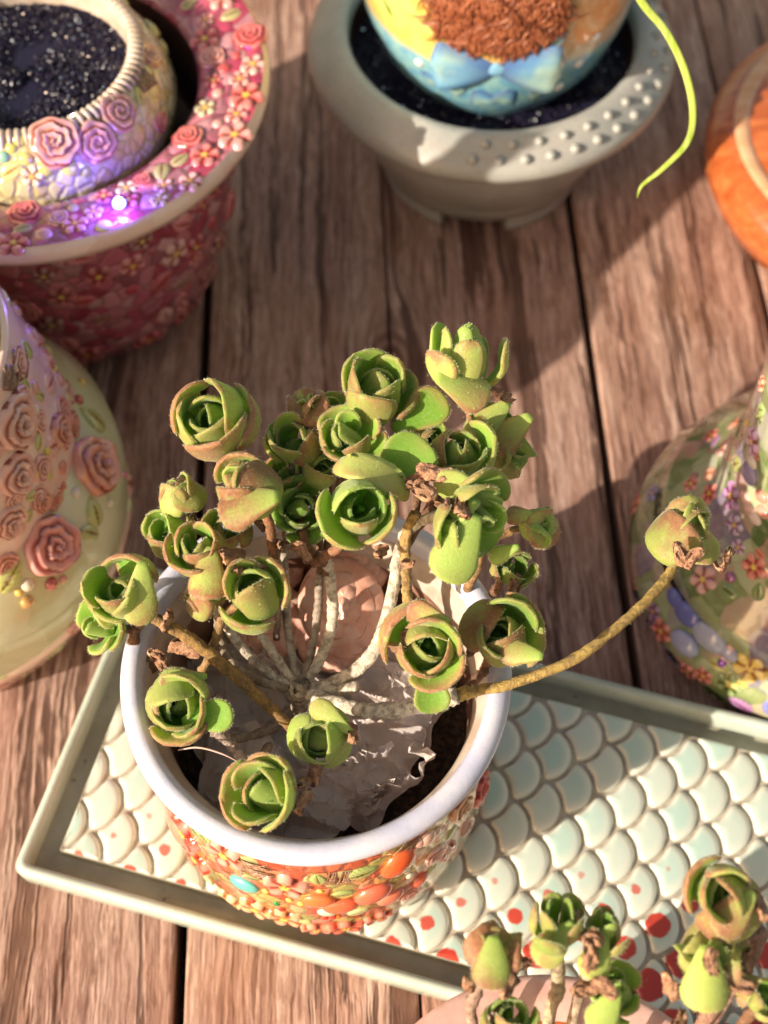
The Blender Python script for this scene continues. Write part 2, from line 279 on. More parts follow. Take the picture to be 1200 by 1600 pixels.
def lathe(name, prof, mats, seg=96, wob=0., close=False):
    prof = np.array(prof, float); a = np.linspace(0, 2*math.pi, seg, endpoint=False); n = len(prof)
    rr = prof[:, 0][:, None]*(1+wob*np.sin(3*a+1)[None]*.5+wob*np.sin(7*a)[None]*.3); V = np.stack([rr*np.cos(a), rr*np.sin(a), np.repeat(prof[:, 1][:, None], seg, 1)], -1).reshape(-1, 3)
    Fc = grid_faces(n, seg, True)
    return mesh(name, V, Fc, mats)
def spl(P, n):                                       # Catmull-Rom through points
    P = np.array(P, float); P = np.vstack([2*P[0]-P[1], P, 2*P[-1]-P[-2]]); m_ = len(P)-3; out = []
    for t in np.linspace(0, m_-1e-6, n):
        i = int(t); f = t-i; a, b, c, d = P[i:i+4]
        out.append(.5*((2*b)+(c-a)*f+(2*a-5*b+4*c-d)*f*f+(3*b-a-3*c+d)*f**3))
    return np.array(out)
def tube(P, rad, seg=10, jit=0., seedv=0, knots=0):
    r_ = np.random.default_rng(seedv); n = len(P); rad = np.interp(np.linspace(0, 1, n), np.linspace(0, 1, len(rad)), rad) if len(rad) != n else np.array(rad)
    Tn = np.gradient(P, axis=0); Tn /= np.linalg.norm(Tn, axis=1)[:, None]+1e-9
    N = np.zeros_like(P); v = np.cross(Tn[0], [0.3, .2, 1.]); N[0] = v/np.linalg.norm(v)
    for i in range(1, n):
        v = N[i-1]-Tn[i]*(N[i-1]@Tn[i]); N[i] = v/np.linalg.norm(v)
    B = np.cross(Tn, N); a = np.linspace(0, 2*math.pi, seg, endpoint=False)
    rr = rad[:, None]*(1+jit*r_.normal(size=(n, seg))*.35+jit*.6*r_.normal(size=(n, 1)))
    for _ in range(knots):
        k = r_.integers(1, n-1); rr[k] *= 1.13
    V = P[:, None]+rr[..., None]*(np.cos(a)[None, :, None]*N[:, None]+np.sin(a)[None, :, None]*B[:, None])
    V = np.vstack([V.reshape(-1, 3), P[:1], P[-1:]]); Fc = grid_faces(n, seg, True).tolist()
    b0 = n*seg; Fc += [(b0, (j+1) % seg, j) for j in range(seg)]+[(b0+1, (n-1)*seg+j, (n-1)*seg+(j+1) % seg) for j in range(seg)]
    return V, Fc, Tn, N, B, rad
def profile_hit(root, prof, px, py):                 # where a sight line meets a turned surface
    prof = np.array(prof, float); o = np.argsort(prof[:, 1], kind='stable'); z = prof[o, 1]; rr = prof[o, 0]
    v = ray(px, py); v = v/np.linalg.norm(v); t = 20.
    for _ in range(6000):
        p = C0+v*t; q = math.hypot(p[0]-root[0], p[1]-root[1]); zz = p[2]-root[2]
        if zz < z[-1] and q < np.interp(zz, z, rr): break
        if p[2] < -.5: return None
        t += .01
    return surf(prof, math.atan2(p[1]-root[1], p[0]-root[0]), zz)
def surf(prof, az, zz):                              # point and normal on a turned surface, local to its root
    prof = np.array(prof, float); o = np.argsort(prof[:, 1], kind='stable'); z = prof[o, 1]; rr = prof[o, 0]
    f = lambda q: np.interp(q, z, rr); zz = float(np.clip(zz, z[0]+.02, z[-1]-.02)); sl_ = (f(zz+.15)-f(zz-.15))/.3
    n = np.array([math.cos(az), math.sin(az), -sl_]); n /= np.linalg.norm(n)
    return np.array([f(zz)*math.cos(az), f(zz)*math.sin(az), zz]), n

# ---------------------------------------------------------------- relief ornaments (unit radius, z up)
def carved(seedv, nr=90, na=150, name='flower_head', mt='pink_clay'):                      # relief height field of a many petalled flower, unit radius
    r_ = np.random.default_rng(seedv); q, a = np.meshgrid(np.linspace(0, 1, nr), np.linspace(0, 2*math.pi, na, endpoint=False), indexing='ij')
    x, y = q*np.cos(a), q*np.sin(a); z = np.full_like(x, -.2); pg = np.zeros_like(x); ring = 0
    for rad, cnt, sz in ((.78, 7, .50), (.56, 6, .44), (.36, 5, .36), (.18, 3, .26), (0, 1, .17)):
        for k in range(cnt):
            t = 2*math.pi*(k+.5*(ring % 2))/cnt+r_.normal(0, .12); cx, cy = rad*math.cos(t), rad*math.sin(t)
            u = (x-cx)*math.cos(t)+(y-cy)*math.sin(t); v = -(x-cx)*math.sin(t)+(y-cy)*math.cos(t); sc = sz*r_.uniform(.92, 1.1)
            d2 = (u/sc)**2+(v/(sc*1.15))**2+.05*np.sin(5*np.arctan2(v, u)+k); h = .10*ring+.20*(1-d2)+.09*u/sc; m_ = (d2 < 1) & (h > z)
            z = np.where(m_, h, z); pg = np.where(m_, np.clip(1-(1-d2)*4.5, 0, 1), pg)
        ring += 1
    z = z+.35*np.sqrt(np.clip(1-q**2, 0, 1)); V = np.stack([x, y, z], -1).reshape(-1, 3)
    P = np.stack([pg*.0, pg, pg*0], -1) if mt == 'pink_clay' else np.stack([np.clip(1-1.3*pg**.7, 0, 1), pg*0, pg*0], -1)
    return mesh(name, V, grid_faces(nr, na, True), mt, P.reshape(-1, 3))
def orn_flower(np_=5):
    nr, na = 8, 40; V = []; P = []
    for i in range(nr):
        q = i/(nr-1)
        for j in range(na):
            a = 2*math.pi*j/na; c = abs(math.cos(np_*a/2)); out = .62+.38*c**.7; h = .16+.30*q*(.25+.75*c**.8)-.5*max(0, q-.82)
            if q < .18: h += .16
            if i == nr-1: h = -.15
            V.append((q*out*math.cos(a), q*out*math.sin(a), h)); P.append((min(1, .0+1.15*c**1.5*min(1, q*1.6)), 1. if q < .16 else 0, 0))
    return mesh('flower', V, grid_faces(nr, na, True), 'relief_glaze', P)
def orn_leaf():
    ns, nu = 14, 11; V = []; P = []
    for i in range(ns):
        s_ = i/(ns-1); wd = .70*math.sin(math.pi*min(.999, s_**.8))**.8*(1+.05*math.cos(s_*40))+.01
        for j in range(nu):
            u_ = -1+2*j/(nu-1); vein = max(math.exp(-(u_/.13)**2), .75*math.exp(-((((s_*6-abs(u_)*1.6) % 1)-.5)/.16)**2))
            h = .30*math.sqrt(max(0, 1-u_*u_))*math.sin(math.pi*max(.03, min(.97, s_)))**.5-.07*vein
            if abs(u_) > .99 or i in (0, ns-1): h = -.1
            V.append((-1+2*s_, wd*u_, h)); P.append((.95-.9*vein, 0, 0))
    return mesh('leaf', V, grid_faces(ns, nu)[:, ::-1], 'relief_glaze', P)
def orn_bead(mt='relief_glaze', e=1.):
    nr, na = 7, 16; V = []
    for i in range(nr):
        t = math.pi*.62*i/(nr-1)
        for j in range(na): a = 2*math.pi*j/na; V.append((math.sin(t)*math.cos(a)*e, math.sin(t)*math.sin(a), math.cos(t)*.9))
    return mesh('bead', V, grid_faces(nr, na, True), mt, [(.5, 0, 0)]*len(V))
def orn_twigs():
    V = []; Fc = []; r_ = np.random.default_rng(3)
    for k in range(16):
        y = -.8+1.6*k/15; a = r_.normal(0, .25); P = np.array([[-.9, y, 0], [-.2, y+.3*a, .18], [.9, y+a, .02]]); v, f, *_ = tube(spl(P, 5), [.05, .07, .03], 5)
        Fc += [tuple(q+len(V) for q in x) for x in f]; V += v.tolist()
    return mesh('twig_patch', V, Fc, 'brown_twig_glaze')
def orn_rose(sd_):
    nr, na = 22, 48; V = []; P = []; r_ = random.Random(sd_); c1, c2, c3 = (r_.uniform(0, 6) for _ in range(3))
    for i in range(nr):
        q = i/(nr-1)
        for j in range(na):
            a = 2*math.pi*j/na; k = 3.1*q**.9-a/(2*math.pi)+.13*math.sin(3*a+q*5+c1)*q+.07*math.sin(7*a+c2); t = k-math.floor(k)
            rr = q*(1+.05*math.cos(3*a+c3)+.03*math.cos(7*a+c1)); h = .42*math.sqrt(max(0, 1-(q*.97)**2))+.26*t**1.4*(1-.25*q)+.05*math.sin(5*a+c2)*q if i < nr-1 else -.15
            V.append((rr*math.cos(a), rr*math.sin(a), h)); P.append((min(1, .02+1.15*t), 0, 0))
    return mesh('rose', V, grid_faces(nr, na, True), 'relief_glaze', P)
ROSES = [orn_rose(60+k) for k in range(5)]
ORN = dict(rose=ROSES[0], flower=orn_flower(), leaf=orn_leaf(), bead=orn_bead(), plum=orn_bead(e=1.35), gem=orn_bead('glass_gem'), twig=orn_twigs())
NAME = dict(rose='rose_relief', flower='flower_relief', leaf='leaf_relief', bead='bead', plum='plum_relief', gem='gem', twig='twig_relief')
def orn(parent, kind, p, n, r_, color, spin=0., fl=.62):
    if kind == 'twig' : color = (1, 1, 1)
    return put(NAME[kind], rnd.choice(ROSES) if kind == 'rose' else ORN[kind], parent, frame(p, n, spin, r_) @ Matrix.Diagonal((1, 1, fl, 1)), color)
def orn_px(parent, root, prof, kind, px, py, rpx, color, spin=0., fl=.62):
    h = profile_hit(root, prof, px, py)
    if h is None: return
    dist = np.linalg.norm(np.array(root)+h[0]-C0)
    return orn(parent, kind, h[0], h[1], rpx*dist/FPX, color, spin, fl)

# ---------------------------------------------------------------- the wooden boards
deck = put('table_top', mesh('table_top', [(-70, -25, -1.9), (70, -25, -1.9), (70, 125, -1.9), (-70, 125, -1.9)], [(0, 1, 2, 3)], 'soil', smooth=False), kind='structure')
KNOT_AT = at(612, 562, 0)
dirp = R(90+2.0); dx = np.array([math.sin(dirp), -math.cos(dirp), 0]); dy = np.array([math.cos(dirp), math.sin(dirp), 0])
org = np.array([.02, 35., 0.])
def plank_mesh(x0, x1, y0, y1, seedv):
    r_ = np.random.default_rng(seedv); ny = 60; V = []; rb = .10
    ys = np.linspace(y0, y1, ny); e0 = x0+np.cumsum(r_.normal(0, .004, ny)); e1 = x1+np.cumsum(r_.normal(0, .004, ny))
    for k in range(ny):
        for (xx, zz) in ((e0[k], -1.8), (e0[k], -rb), (e0[k]+rb*.35, -rb*.3), (e0[k]+rb, 0), (e1[k]-rb, 0), (e1[k]-rb*.35, -rb*.3), (e1[k], -rb), (e1[k], -1.8)): V.append((xx, ys[k], zz))
    Fc = grid_faces(ny, 8)[:, ::-1].tolist()+[tuple(range(8)), tuple(range((ny-1)*8+7, (ny-1)*8-1, -1))]
    return mesh('plank', V, Fc, 'weathered_wood', smooth=False)
seams = [(-7.0, .34), (.08, .07), (7.75, .30), (14.9, .16), (22., .2), (29., .2), (36.1, .2), (43.2, .2)]
left = [(-14.1, .2), (-21.2, .2), (-28.3, .2), (-35.4, .2), (-42.5, .2)]
seams = left[::-1]+seams
mat_rot = Matrix.Rotation(dirp-math.pi/2, 4, 'Z')
for k in range(len(seams)-1):
    a, ga = seams[k]; b, gb = seams[k+1]; cx = (a+b)/2
    me = plank_mesh(a+ga/2-cx, b-gb/2-cx, -52, 62, 50+k)
    Mx = T(org) @ mat_rot @ T((cx, 0, 0))
    if abs(a-.08) < .01 or abs(b-.08) < .01:
        l_ = Mx.inverted() @ (Vector(KNOT_AT)*S)
        if abs(b-.08) < .01: l_.x = min(l_.x, (b-cx)*S)
        nm = 'knotty_wood_%d' % k; mat_wood(nm, (l_.x, l_.y)); me.materials[0] = MT[nm]
    put('plank', me, deck, Mx)

# ---------------------------------------------------------------- the tray
TA = R(-15.4); e1 = np.array([math.cos(TA), math.sin(TA), 0]); e2 = np.array([-math.sin(TA), math.cos(TA), 0]); TO = np.array([-11.12, 11.14, 0.])
TL, TW = 27.0, 10.8; FX0, FX1, FY0, FY1 = 1.08, TL-1.08, 1.05, TW-1.05
tray = thing('tray', 'long pale green ceramic tray with a fish scale floor under the white rimmed pot', 'tray', TO)
tray.rotation_euler = (0, 0, TA)
def rect_rings(levels):                               # levels: (inset, z, corner radius)
    V = []; per = None
    for ins, z, cr in levels:
        pts = []
        for (cx, cy, a0) in ((TL-ins-cr, ins+cr, -90), (TL-ins-cr, TW-ins-cr, 0), (ins+cr, TW-ins-cr, 90), (ins+cr, ins+cr, 180)):
            for a in np.linspace(a0, a0+90, 6): pts.append((cx+cr*math.cos(R(a)), cy+cr*math.sin(R(a)), z))
        V += pts; per = len(pts)
    return V, grid_faces(len(levels), per, True).tolist(), per
V, Fc, per = rect_rings([(.10, 0, .3), (0, .25, .35), (-.02, 1.05, .35), (.04, 1.20, .33), (.17, 1.26, .28), (.29, 1.20, .2), (.34, 1.08, .16), (.36, .50, .12)])
Fc.append(tuple(range(per))[::-1])
put('tray_rim', mesh('tray_rim', V, Fc, 'celadon_glaze'), tray)
V, Fc, per = rect_rings([(.34, .48, .12), (.55, .43, .10), (.95, .43, .05), (1.02, .50, .03), (1.04, .80, .02)])
put('channel', mesh('channel', V, Fc, 'celadon_channel'), tray)
V, Fc, per = rect_rings([(1.035, .45, .02), (1.04, .83, .02)]); Fc.append(tuple(range(per, 2*per)))
put('grout_bed', mesh('grout_bed', V, Fc, 'scale_grout', smooth=False), tray)
HX, HY, SR = .82, .87, .90
def scale_outline():
    pts = []
    n = 40; ce = np.array([.18, 0.])
    for k in range(n):
        a = 2*math.pi*k/n; d_ = np.array([math.cos(a), math.sin(a)]); t = 0.
        while t < 1.6:
            q = ce+d_*t
            if np.hypot(*q) > SR-.035: break
            if np.hypot(q[0]+HX, q[1]-HY) < SR+.075 or np.hypot(q[0]+HX, q[1]+HY) < SR+.075: break
            t += .005
        pts.append(ce+d_*t)
    return np.array(pts), ce
SO, SC = scale_outline()
# soften the outline a little
for _ in range(1): SO = .5*SO+.25*(np.roll(SO, 1, 0)+np.roll(SO, -1, 0))
def scale_mesh(O, ce, shift=(0, 0)):
    V = []; P = []; n = len(O)
    for f, z in ((1., -.12), (1., .02), (.97, .085), (.90, .125), (.72, .15), (.42, .16), (.12, .165)):
        for q in O:
            v = ce+(q-ce)*f; V.append((v[0]-shift[0], v[1]-shift[1], z)); P.append((f, min(1., np.hypot(v[0]-.22, v[1])/.75), 0))
    Fc = grid_faces(7, n, True).tolist(); Fc.append(tuple(range(6*n, 7*n)))
    return mesh('scale', V, Fc, 'scale_glaze', P)
SCM = scale_mesh(SO, SC); c0 = np.array([16.22, 6.2])
for i in range(-24, 16):
    for j in range(-9, 9):
        if (i+j) % 2: continue
        c = c0+np.array([i*HX, j*HY])
        O = SO+c; lo = np.array([FX0, FY0]); hi = np.array([FX1, FY1]); Oc = np.clip(O, lo, hi)
        ar = .5*abs(np.sum(Oc[:, 0]*np.roll(Oc[:, 1], -1)-Oc[:, 1]*np.roll(Oc[:, 0], -1)))
        if ar < .12: continue
        w_ = np.array([TO[0], TO[1]])+e1[:2]*c[0]+e2[:2]*c[1]
        # painted red dots grow towards the near side of the tray
        q = max(0., min(1., (11.5-w_[1])/2.5*(.5+.075*min(8, max(0, w_[0]))))) if w_[0] > -3 else max(0., min(.5, (13.4-w_[1])/4.5))
        size = 0. if q < .06 else .06+.50*q*(.8+.4*rnd.random())
        colr = (size, .0 if size == 0 else min(1, .45+1.2*q), 0)
        if np.allclose(O, Oc): me = SCM
        else:
            cen = Oc.mean(0); me = scale_mesh(Oc-c, cen-c)
        o = put('scale', me, tray, T((c[0], c[1], .83)) @ Matrix.Rotation(rnd.uniform(-.02, .02), 4, 'X') @ Matrix.Rotation(rnd.uniform(-.02, .02), 4, 'Y'), colr)

# ---------------------------------------------------------------- the white rimmed pot
PC = at(493, 1042, 9.8); PC = np.array([PC[0], PC[1], .99])
pot = thing('flower_pot', 'white rimmed flower pot with glossy orange and red flower reliefs standing on the tray', 'flower pot', PC)
pf = [(3.3, .0), (4.0, .05), (4.45, .3), (4.68, .9), (4.76, 2.0), (4.68, 3.4), (4.55, 5.0), (4.38, 6.2), (4.22, 7.2), (4.2, 7.8), (4.4, 8.15)]
put('body', lathe('body', pf, 'orange_floral_glaze', 128), pot)
rimp = [(4.38, 8.05), (4.78, 8.15), (4.95, 8.35), (5.0, 8.58), (4.95, 8.72), (4.82, 8.82), (4.62, 8.84), (4.48, 8.76), (4.40, 8.6), (4.38, 8.3)]
put('rim', lathe('rim', rimp, 'white_rim_glaze', 160, .006), pot)
put('inner_wall', lathe('inner_wall', [(4.39, 8.32), (4.20, 8.0), (4.12, 7.7), (4.08, 7.2)], 'pale_inner_glaze', 96), pot)
put('lower_inner_wall', lathe('lower_inner_wall', [(4.08, 7.2), (4.07, 6.2), (4.0, 4.6), (3.9, 4.2), (0.02, 4.2)], 'brown_interior_glaze', 96), pot)
put('neck_band', lathe('neck_band', [(4.24, 7.45), (4.34, 7.5), (4.36, 7.6), (4.30, 7.7), (4.22, 7.72)], 'rose_blush_glaze', 96), pot)
ORG = (.62, .09, .03); PNK = (.66, .24, .17); LGN = (.26, .36, .09); YEL = (.78, .60, .12); RED = (.62, .05, .03); TEAL = (.12, .52, .48); CRM = (.80, .74, .55)
for k, px, py, rp, c, sp in [
    ('plum', 622, 1347, 27, (.74, .12, .03), .9), ('leaf', 567, 1363, 27, LGN, .2), ('leaf', 497, 1374, 20, LGN, 1.7), ('flower', 446, 1382, 38, PNK, .3), ('flower', 352, 1333, 36, PNK, .9),
    ('plum', 497, 1405, 20, (.74, .18, .05), .1), ('plum', 533, 1413, 22, (.72, .14, .06), .2), ('plum', 583, 1395, 24, (.70, .16, .09), .4), ('leaf', 537, 1396, 18, LGN, .1), ('plum', 610, 1400, 18, (.66, .2, .12), .5),
    ('flower', 290, 1300, 40, (.58, .03, .015), .2), ('flower', 308, 1340, 34, (.62, .06, .02), .5), ('leaf', 303, 1292, 24, (.2, .34, .08), 2.3), ('leaf', 322, 1310, 20, (.2, .34, .08), -.6),
    ('twig', 405, 1360, 27, 0, .3), ('twig', 530, 1372, 24, 0, 1.4), ('twig', 640, 1318, 22, 0, .8), ('twig', 380, 1352, 20, 0, .1), ('bead', 667, 1309, 17, (.74, .5, .4), 0), ('bead', 656, 1316, 12, (.68, .42, .33), 0), ('bead', 680, 1300, 11, (.7, .48, .36), 0), ('bead', 340, 1318, 9, YEL, 0), ('bead', 362, 1345, 8, CRM, 0),
    ('plum', 382, 1380, 19, TEAL, .2), ('bead', 375, 1384, 9, (.7, .2, .15), 0), ('flower', 400, 1418, 30, (.74, .34, .14), .1), ('flower', 445, 1432, 30, (.74, .30, .12), .6), ('flower', 360, 1404, 24, (.75, .45, .2), 0),
    ('gem', 395, 1408, 6, RED, 0), ('gem', 440, 1420, 7, RED, 0), ('gem', 432, 1412, 6, (.02, .3, .08), 0), ('gem', 520, 1432, 7, RED, 0), ('gem', 508, 1434, 6, RED, 0), ('gem', 528, 1432, 6, (.8, .2, .03), 0), ('gem', 400, 1413, 5, RED, 0),
    ('flower', 540, 1446, 32, (.68, .12, .06), .4), ('flower', 590, 1432, 26, (.66, .16, .1), .1), ('flower', 495, 1450, 26, (.7, .2, .1), .7), ('leaf', 560, 1424, 18, (.5, .55, .25), .3), ('leaf', 470, 1440, 18, (.5, .55, .2), 3.), ('plum', 512, 1424, 12, (.4, .62, .5), 0),
    ('rose', 640, 1392, 22, (.7, .34, .26), 0), ('leaf', 672, 1362, 22, (.42, .5, .22), 1.0), ('rose', 680, 1335, 22, (.72, .42, .34), 0), ('plum', 655, 1375, 14, (.62, .14, .08), .8), ('flower', 700, 1330, 22, (.66, .34, .28), .5), ('leaf', 706, 1300, 18, LGN, .9), ('bead', 640, 1368, 7, CRM, 0), ('flower', 665, 1402, 18, (.62, .5, .3), .2),
    ('leaf', 325, 1372, 22, (.62, .62, .2), .9), ('flower', 335, 1395, 20, (.72, .66, .3), 0), ('bead', 300, 1380, 8, CRM, 0), ('flower', 290, 1350, 20, (.70, .62, .3), 0), ('leaf', 270, 1320, 18, (.5, .56, .2), 1.2),
    ('bead', 415, 1392, 6, YEL, 0), ('bead', 452, 1406, 6, YEL, 0), ('bead', 470, 1412, 6, YEL, 0), ('bead', 500, 1392, 6, YEL, 0), ('rose', 730, 1290, 18, (.68, .4, .3), 0)]:
    orn_px(pot, PC, pf, k, px, py, rp, c, sp)
for k in range(46):                                    # the sides and back, out of this view
    az = R(rnd.uniform(10, 170)) if k < 30 else R(rnd.choice([rnd.uniform(-35, 5), rnd.uniform(175, 215)])); zz = rnd.uniform(.8, 7.0); p, n = surf(pf, az, zz)
    orn(pot, rnd.choice(['flower', 'leaf', 'plum', 'rose']), p, n, rnd.uniform(.35, .65), rnd.choice([ORG, PNK, LGN, RED, CRM, (.72, .4, .2)]), rnd.uniform(0, 6))

# ---------------------------------------------------------------- what lies in the pot
nr, na = 90, 220; r3 = np.random.default_rng(5); FC = np.array([-.35, -.1])
def creases(x, y, cell, seedv):                       # crushed sheet: flat facets meeting in sharp folds
    r_ = np.random.default_rng(seedv); n = int((9/cell)**2); sx, sy = r_.uniform(-4.5, 4.5, (2, n)); tl = r_.normal(0, .22, (2, n))
    d = np.sqrt((x[..., None]-sx)**2+((y[..., None]-sy)*1.25)**2); o = np.argsort(d, -1)[..., :2]; d2 = np.take_along_axis(d, o, -1); k = o[..., 0]
    e = d2[..., 1]-d2[..., 0]; pl = (x-sx[k])*tl[0][k]+(y-sy[k])*tl[1][k]
    return .30*np.exp(-e/.10)*cell+pl*np.clip(e/.25, 0, 1)
qq, aa = np.meshgrid(np.linspace(0, 1, nr), np.linspace(0, 2*math.pi, na, endpoint=False), indexing='ij')
rad_ = 3.48*(1+.05*np.sin(aa*5)+.06*np.sin(aa*3+1)+.03*np.sin(aa*17)); X, Y = qq*rad_*np.cos(aa), qq*rad_*np.sin(aa)
Z = 6.05+creases(X, Y, 1.5, 3)+.6*creases(X, Y, .6, 4)-.5*qq**4-.25*np.clip(Y/3.6, -1, 0)**2*0
V = np.stack([X+FC[0], Y+FC[1], Z], -1).reshape(-1, 3)
film = put('crumpled_film', mesh('film', V, grid_faces(nr, na, True), 'crumpled_film', smooth=False), mat=T(PC))
film['label'] = 'crumpled whitish plastic film covering the soil inside the white rimmed pot'; film['category'] = 'plastic film'
V = []
for i in range(10):
    for j in range(60):
        a = 2*math.pi*j/60; q = 4.0*i/9; V.append((q*math.cos(a), q*math.sin(a), 5.0+.12*math.sin(q*5+a*3)+.1*rnd.random()))
so_ = put('potting_soil', mesh('potting_soil', V, grid_faces(10, 60, True), 'soil'), mat=T(PC), kind='stuff')
so_['label'] = 'dark brown soil under the plastic film in the white rimmed pot'; so_['category'] = 'soil'
# a stand-up frill of film at the near right
frill = [((585, 1225), (612, 1205)), ((606, 1235), (640, 1195)), ((560, 1250), (585, 1232)), ((520, 1200), (560, 1190)), ((470, 1230), (500, 1215))]
def ribbon(pts, h0, h1, seedv, z=7.9):
    P = np.array([at(x, y, z) for x, y in pts]); P = spl(P, 26); r_ = np.random.default_rng(seedv); V = []
    for k, p in enumerate(P):
        wv_ = .12*math.sin(k*1.3+seedv)+.08*math.sin(k*2.9)
        for f in np.linspace(0, 1, 5): V.append((p[0]+wv_*f+.06*math.sin(k*.9+f*3), p[1]+.12*math.cos(k*1.7+f*2+seedv)*f, p[2]-.5+(h0+(h1-h0)*(k/25))*f+.04*r_.normal()))
    return V, grid_faces(26, 5).tolist()
V = []; Fc = []
for k, (pts, h0, h1) in enumerate([(((540, 1248), (575, 1236), (606, 1232), (650, 1215), (668, 1180), (640, 1165)), .75, .55), (((505, 1200), (545, 1192), (575, 1180), (610, 1172)), .6, .8), (((575, 1262), (590, 1240), (612, 1222)), .5, .6), (((330, 1080), (350, 1120), (380, 1150)), .8, .5), (((380, 1010), (420, 1035), (452, 1060)), .6, .4), (((560, 1010), (620, 1050), (650, 1110)), .7, .5)]):
    v, f = ribbon(pts, h0, h1, k); Fc += [tuple(q+len(V) for q in x) for x in f]; V += v
put('film_fold', mesh('film_fold', np.array(V)-PC, Fc, 'crumpled_film'), film)

# ---------------------------------------------------------------- succulent leaves and rosettes
def leaf_geo(rt, h, wd, a0, a1, rho, th=.11, ns=13, nu=9, tip=7., seedv=0, crump_=0., hair=1., fold=0., spread=.55, mucro=.025):
    """a spoon-shaped leaf growing from the axis: out to radius rt, up to h; wd half width; rho how tightly it wraps the axis"""
    r_ = np.random.default_rng(seedv)
    s_ = .45*np.linspace(0, 1, ns)+.55*np.sin(np.linspace(0, math.pi/2, ns)); al = R(a0)+(R(a1)-R(a0))*np.clip(s_/spread, 0, 1)**.8
    ds = np.diff(s_, prepend=0); rr = np.cumsum(np.sin(al)*ds); zz = np.cumsum(np.cos(al)*ds)
    rr = rr/max(1e-6, np.max(np.abs(rr)))*rt; zz = zz/max(1e-6, np.max(np.abs(zz)))*h; rr += .05
    w_ = wd*(.22+.78*np.clip(s_/.68, 0, 1)**.9)*np.sqrt(np.clip(1-s_**tip, 0, 1)); w_[-1] = .015
    dr, dz = np.gradient(rr), np.gradient(zz); L = np.hypot(dr, dz)+1e-9; N = np.stack([dz/L, np.zeros(ns), -dr/L], -1)     # outward
    ax = np.array([0, 1., 0]); u = np.sin(np.linspace(-math.pi/2, math.pi/2, nu)); wob = 1+.05*np.sin(u*5+r_.uniform(0, 6))
    def sheet(side):
        out = np.zeros((ns, nu, 3)); mt = []
        for i in range(ns):
            a = u*w_[i]; thh = a/rho; cen = np.array([rr[i], 0, zz[i]])
            nn = N[i][None]*np.cos(thh)[:, None]+ax[None]*np.sin(thh)[:, None]
            p = cen+ax[None]*(rho*np.sin(thh))[:, None]-N[i][None]*(rho*(1-np.cos(thh)))[:, None]
            t_ = th*.5*np.sqrt(np.clip(1-u**2, 0, 1))**.4*(1-.35*s_[i]**3)*(1 if i < ns-1 else .35)
            out[i] = p+nn*(side*t_)[:, None]
            out[i, :, 2] += mucro*h*np.exp(-(u/.22)**2)*max(0, s_[i]-.8)*5*.5
            out[i] += nn*(fold*np.sin(u*4+s_[i]*3)*s_[i])[:, None]
        return out
    o_, i_ = sheet(1), sheet(-1)
    if crump_:
        ky = r_.uniform(5, 12, 6); 
        dsp = crump_*(np.sin(s_[:, None]*ky[0]+u[None]*ky[1])+.7*np.sin(s_[:, None]*ky[2]*2-u[None]*ky[3])+.5*r_.normal(size=(ns, nu)))
        for q in (o_, i_): q[..., 0] += dsp*.6; q[..., 2] += dsp*.5; q[..., 1] += crump_*.5*np.sin(s_*9+ky[4])[:, None]
    ring = np.concatenate([o_, i_[:, ::-1][:, 1:-1]], 1); m_ = ring.shape[1]
    V = ring.reshape(-1, 3); Fc = grid_faces(ns, m_, True).tolist(); Fc += [tuple(range(m_))[::-1], tuple(range((ns-1)*m_, ns*m_))]
    uu = np.concatenate([u, u[::-1][1:-1]]); side = np.concatenate([np.ones(nu), np.zeros(nu-2)]); side[0] = side[nu-1] = .5
    P = np.stack([np.repeat(s_[:, None], m_, 1), np.repeat(np.abs(uu)[None], ns, 0), np.repeat(side[None], ns, 0)], -1).reshape(-1, 3)
    fm = [0]*len(Fc)
    if hair > 0:                                        # short pale hairs along the edge and a few on the outer face
        hv = []; hf = []; hp = []; b = len(V); nh = int(150*hair)
        mid = (o_+i_)/2; cenp = mid[int(ns*.6), nu//2]
        edge = np.concatenate([mid[ns//3:, 0], mid[-1, 1:-1], mid[ns//3:, -1][::-1]])
        seg = np.linalg.norm(np.diff(edge, axis=0), axis=1); cum = np.concatenate([[0], np.cumsum(seg)])
        for k in range(nh):
            q = r_.uniform(0, cum[-1]); p = np.array([np.interp(q, cum, edge[:, c]) for c in range(3)]); d_ = p-cenp; d_ = d_/(np.linalg.norm(d_)+1e-9)+r_.normal(0, .45, 3); d_ /= np.linalg.norm(d_)
            ln = r_.uniform(.03, .075); sdv = np.cross(d_, r_.normal(size=3)); sdv *= .0042/np.linalg.norm(sdv)
            hv += [p-sdv, p+sdv, p+d_*ln]; hf.append((b, b+1, b+2)); b += 3
        for k in range(int(60*hair)):
            i = r_.integers(ns//3, ns-1); j = r_.integers(1, nu-1); p = o_[i, j]; d_ = N[i]+r_.normal(0, .5, 3); d_ /= np.linalg.norm(d_); p = p+r_.normal(0, .04, 3)*np.array([0, 1, 1]); ln = r_.uniform(.03, .06)
            sdv = np.cross(d_, r_.normal(size=3)); sdv *= .005/np.linalg.norm(sdv); hv += [p-sdv, p+sdv, p+d_*ln]; hf.append((b, b+1, b+2)); b += 3
        V = np.vstack([V, hv]); Fc += hf; fm += [1]*len(hf); P = np.vstack([P, np.tile([1., 1, 1], (len(hv), 1))])
    return V, Fc, P, fm
def leaf_obj(parent, geo, Mx, color, name='leaf', mats=('succulent_leaf', 'leaf_hair')):
    V, Fc, P, fm = geo; return put(name, mesh(name, V, Fc, list(mats), P, fm=fm), parent, Mx, color)
LEAFN = [0]
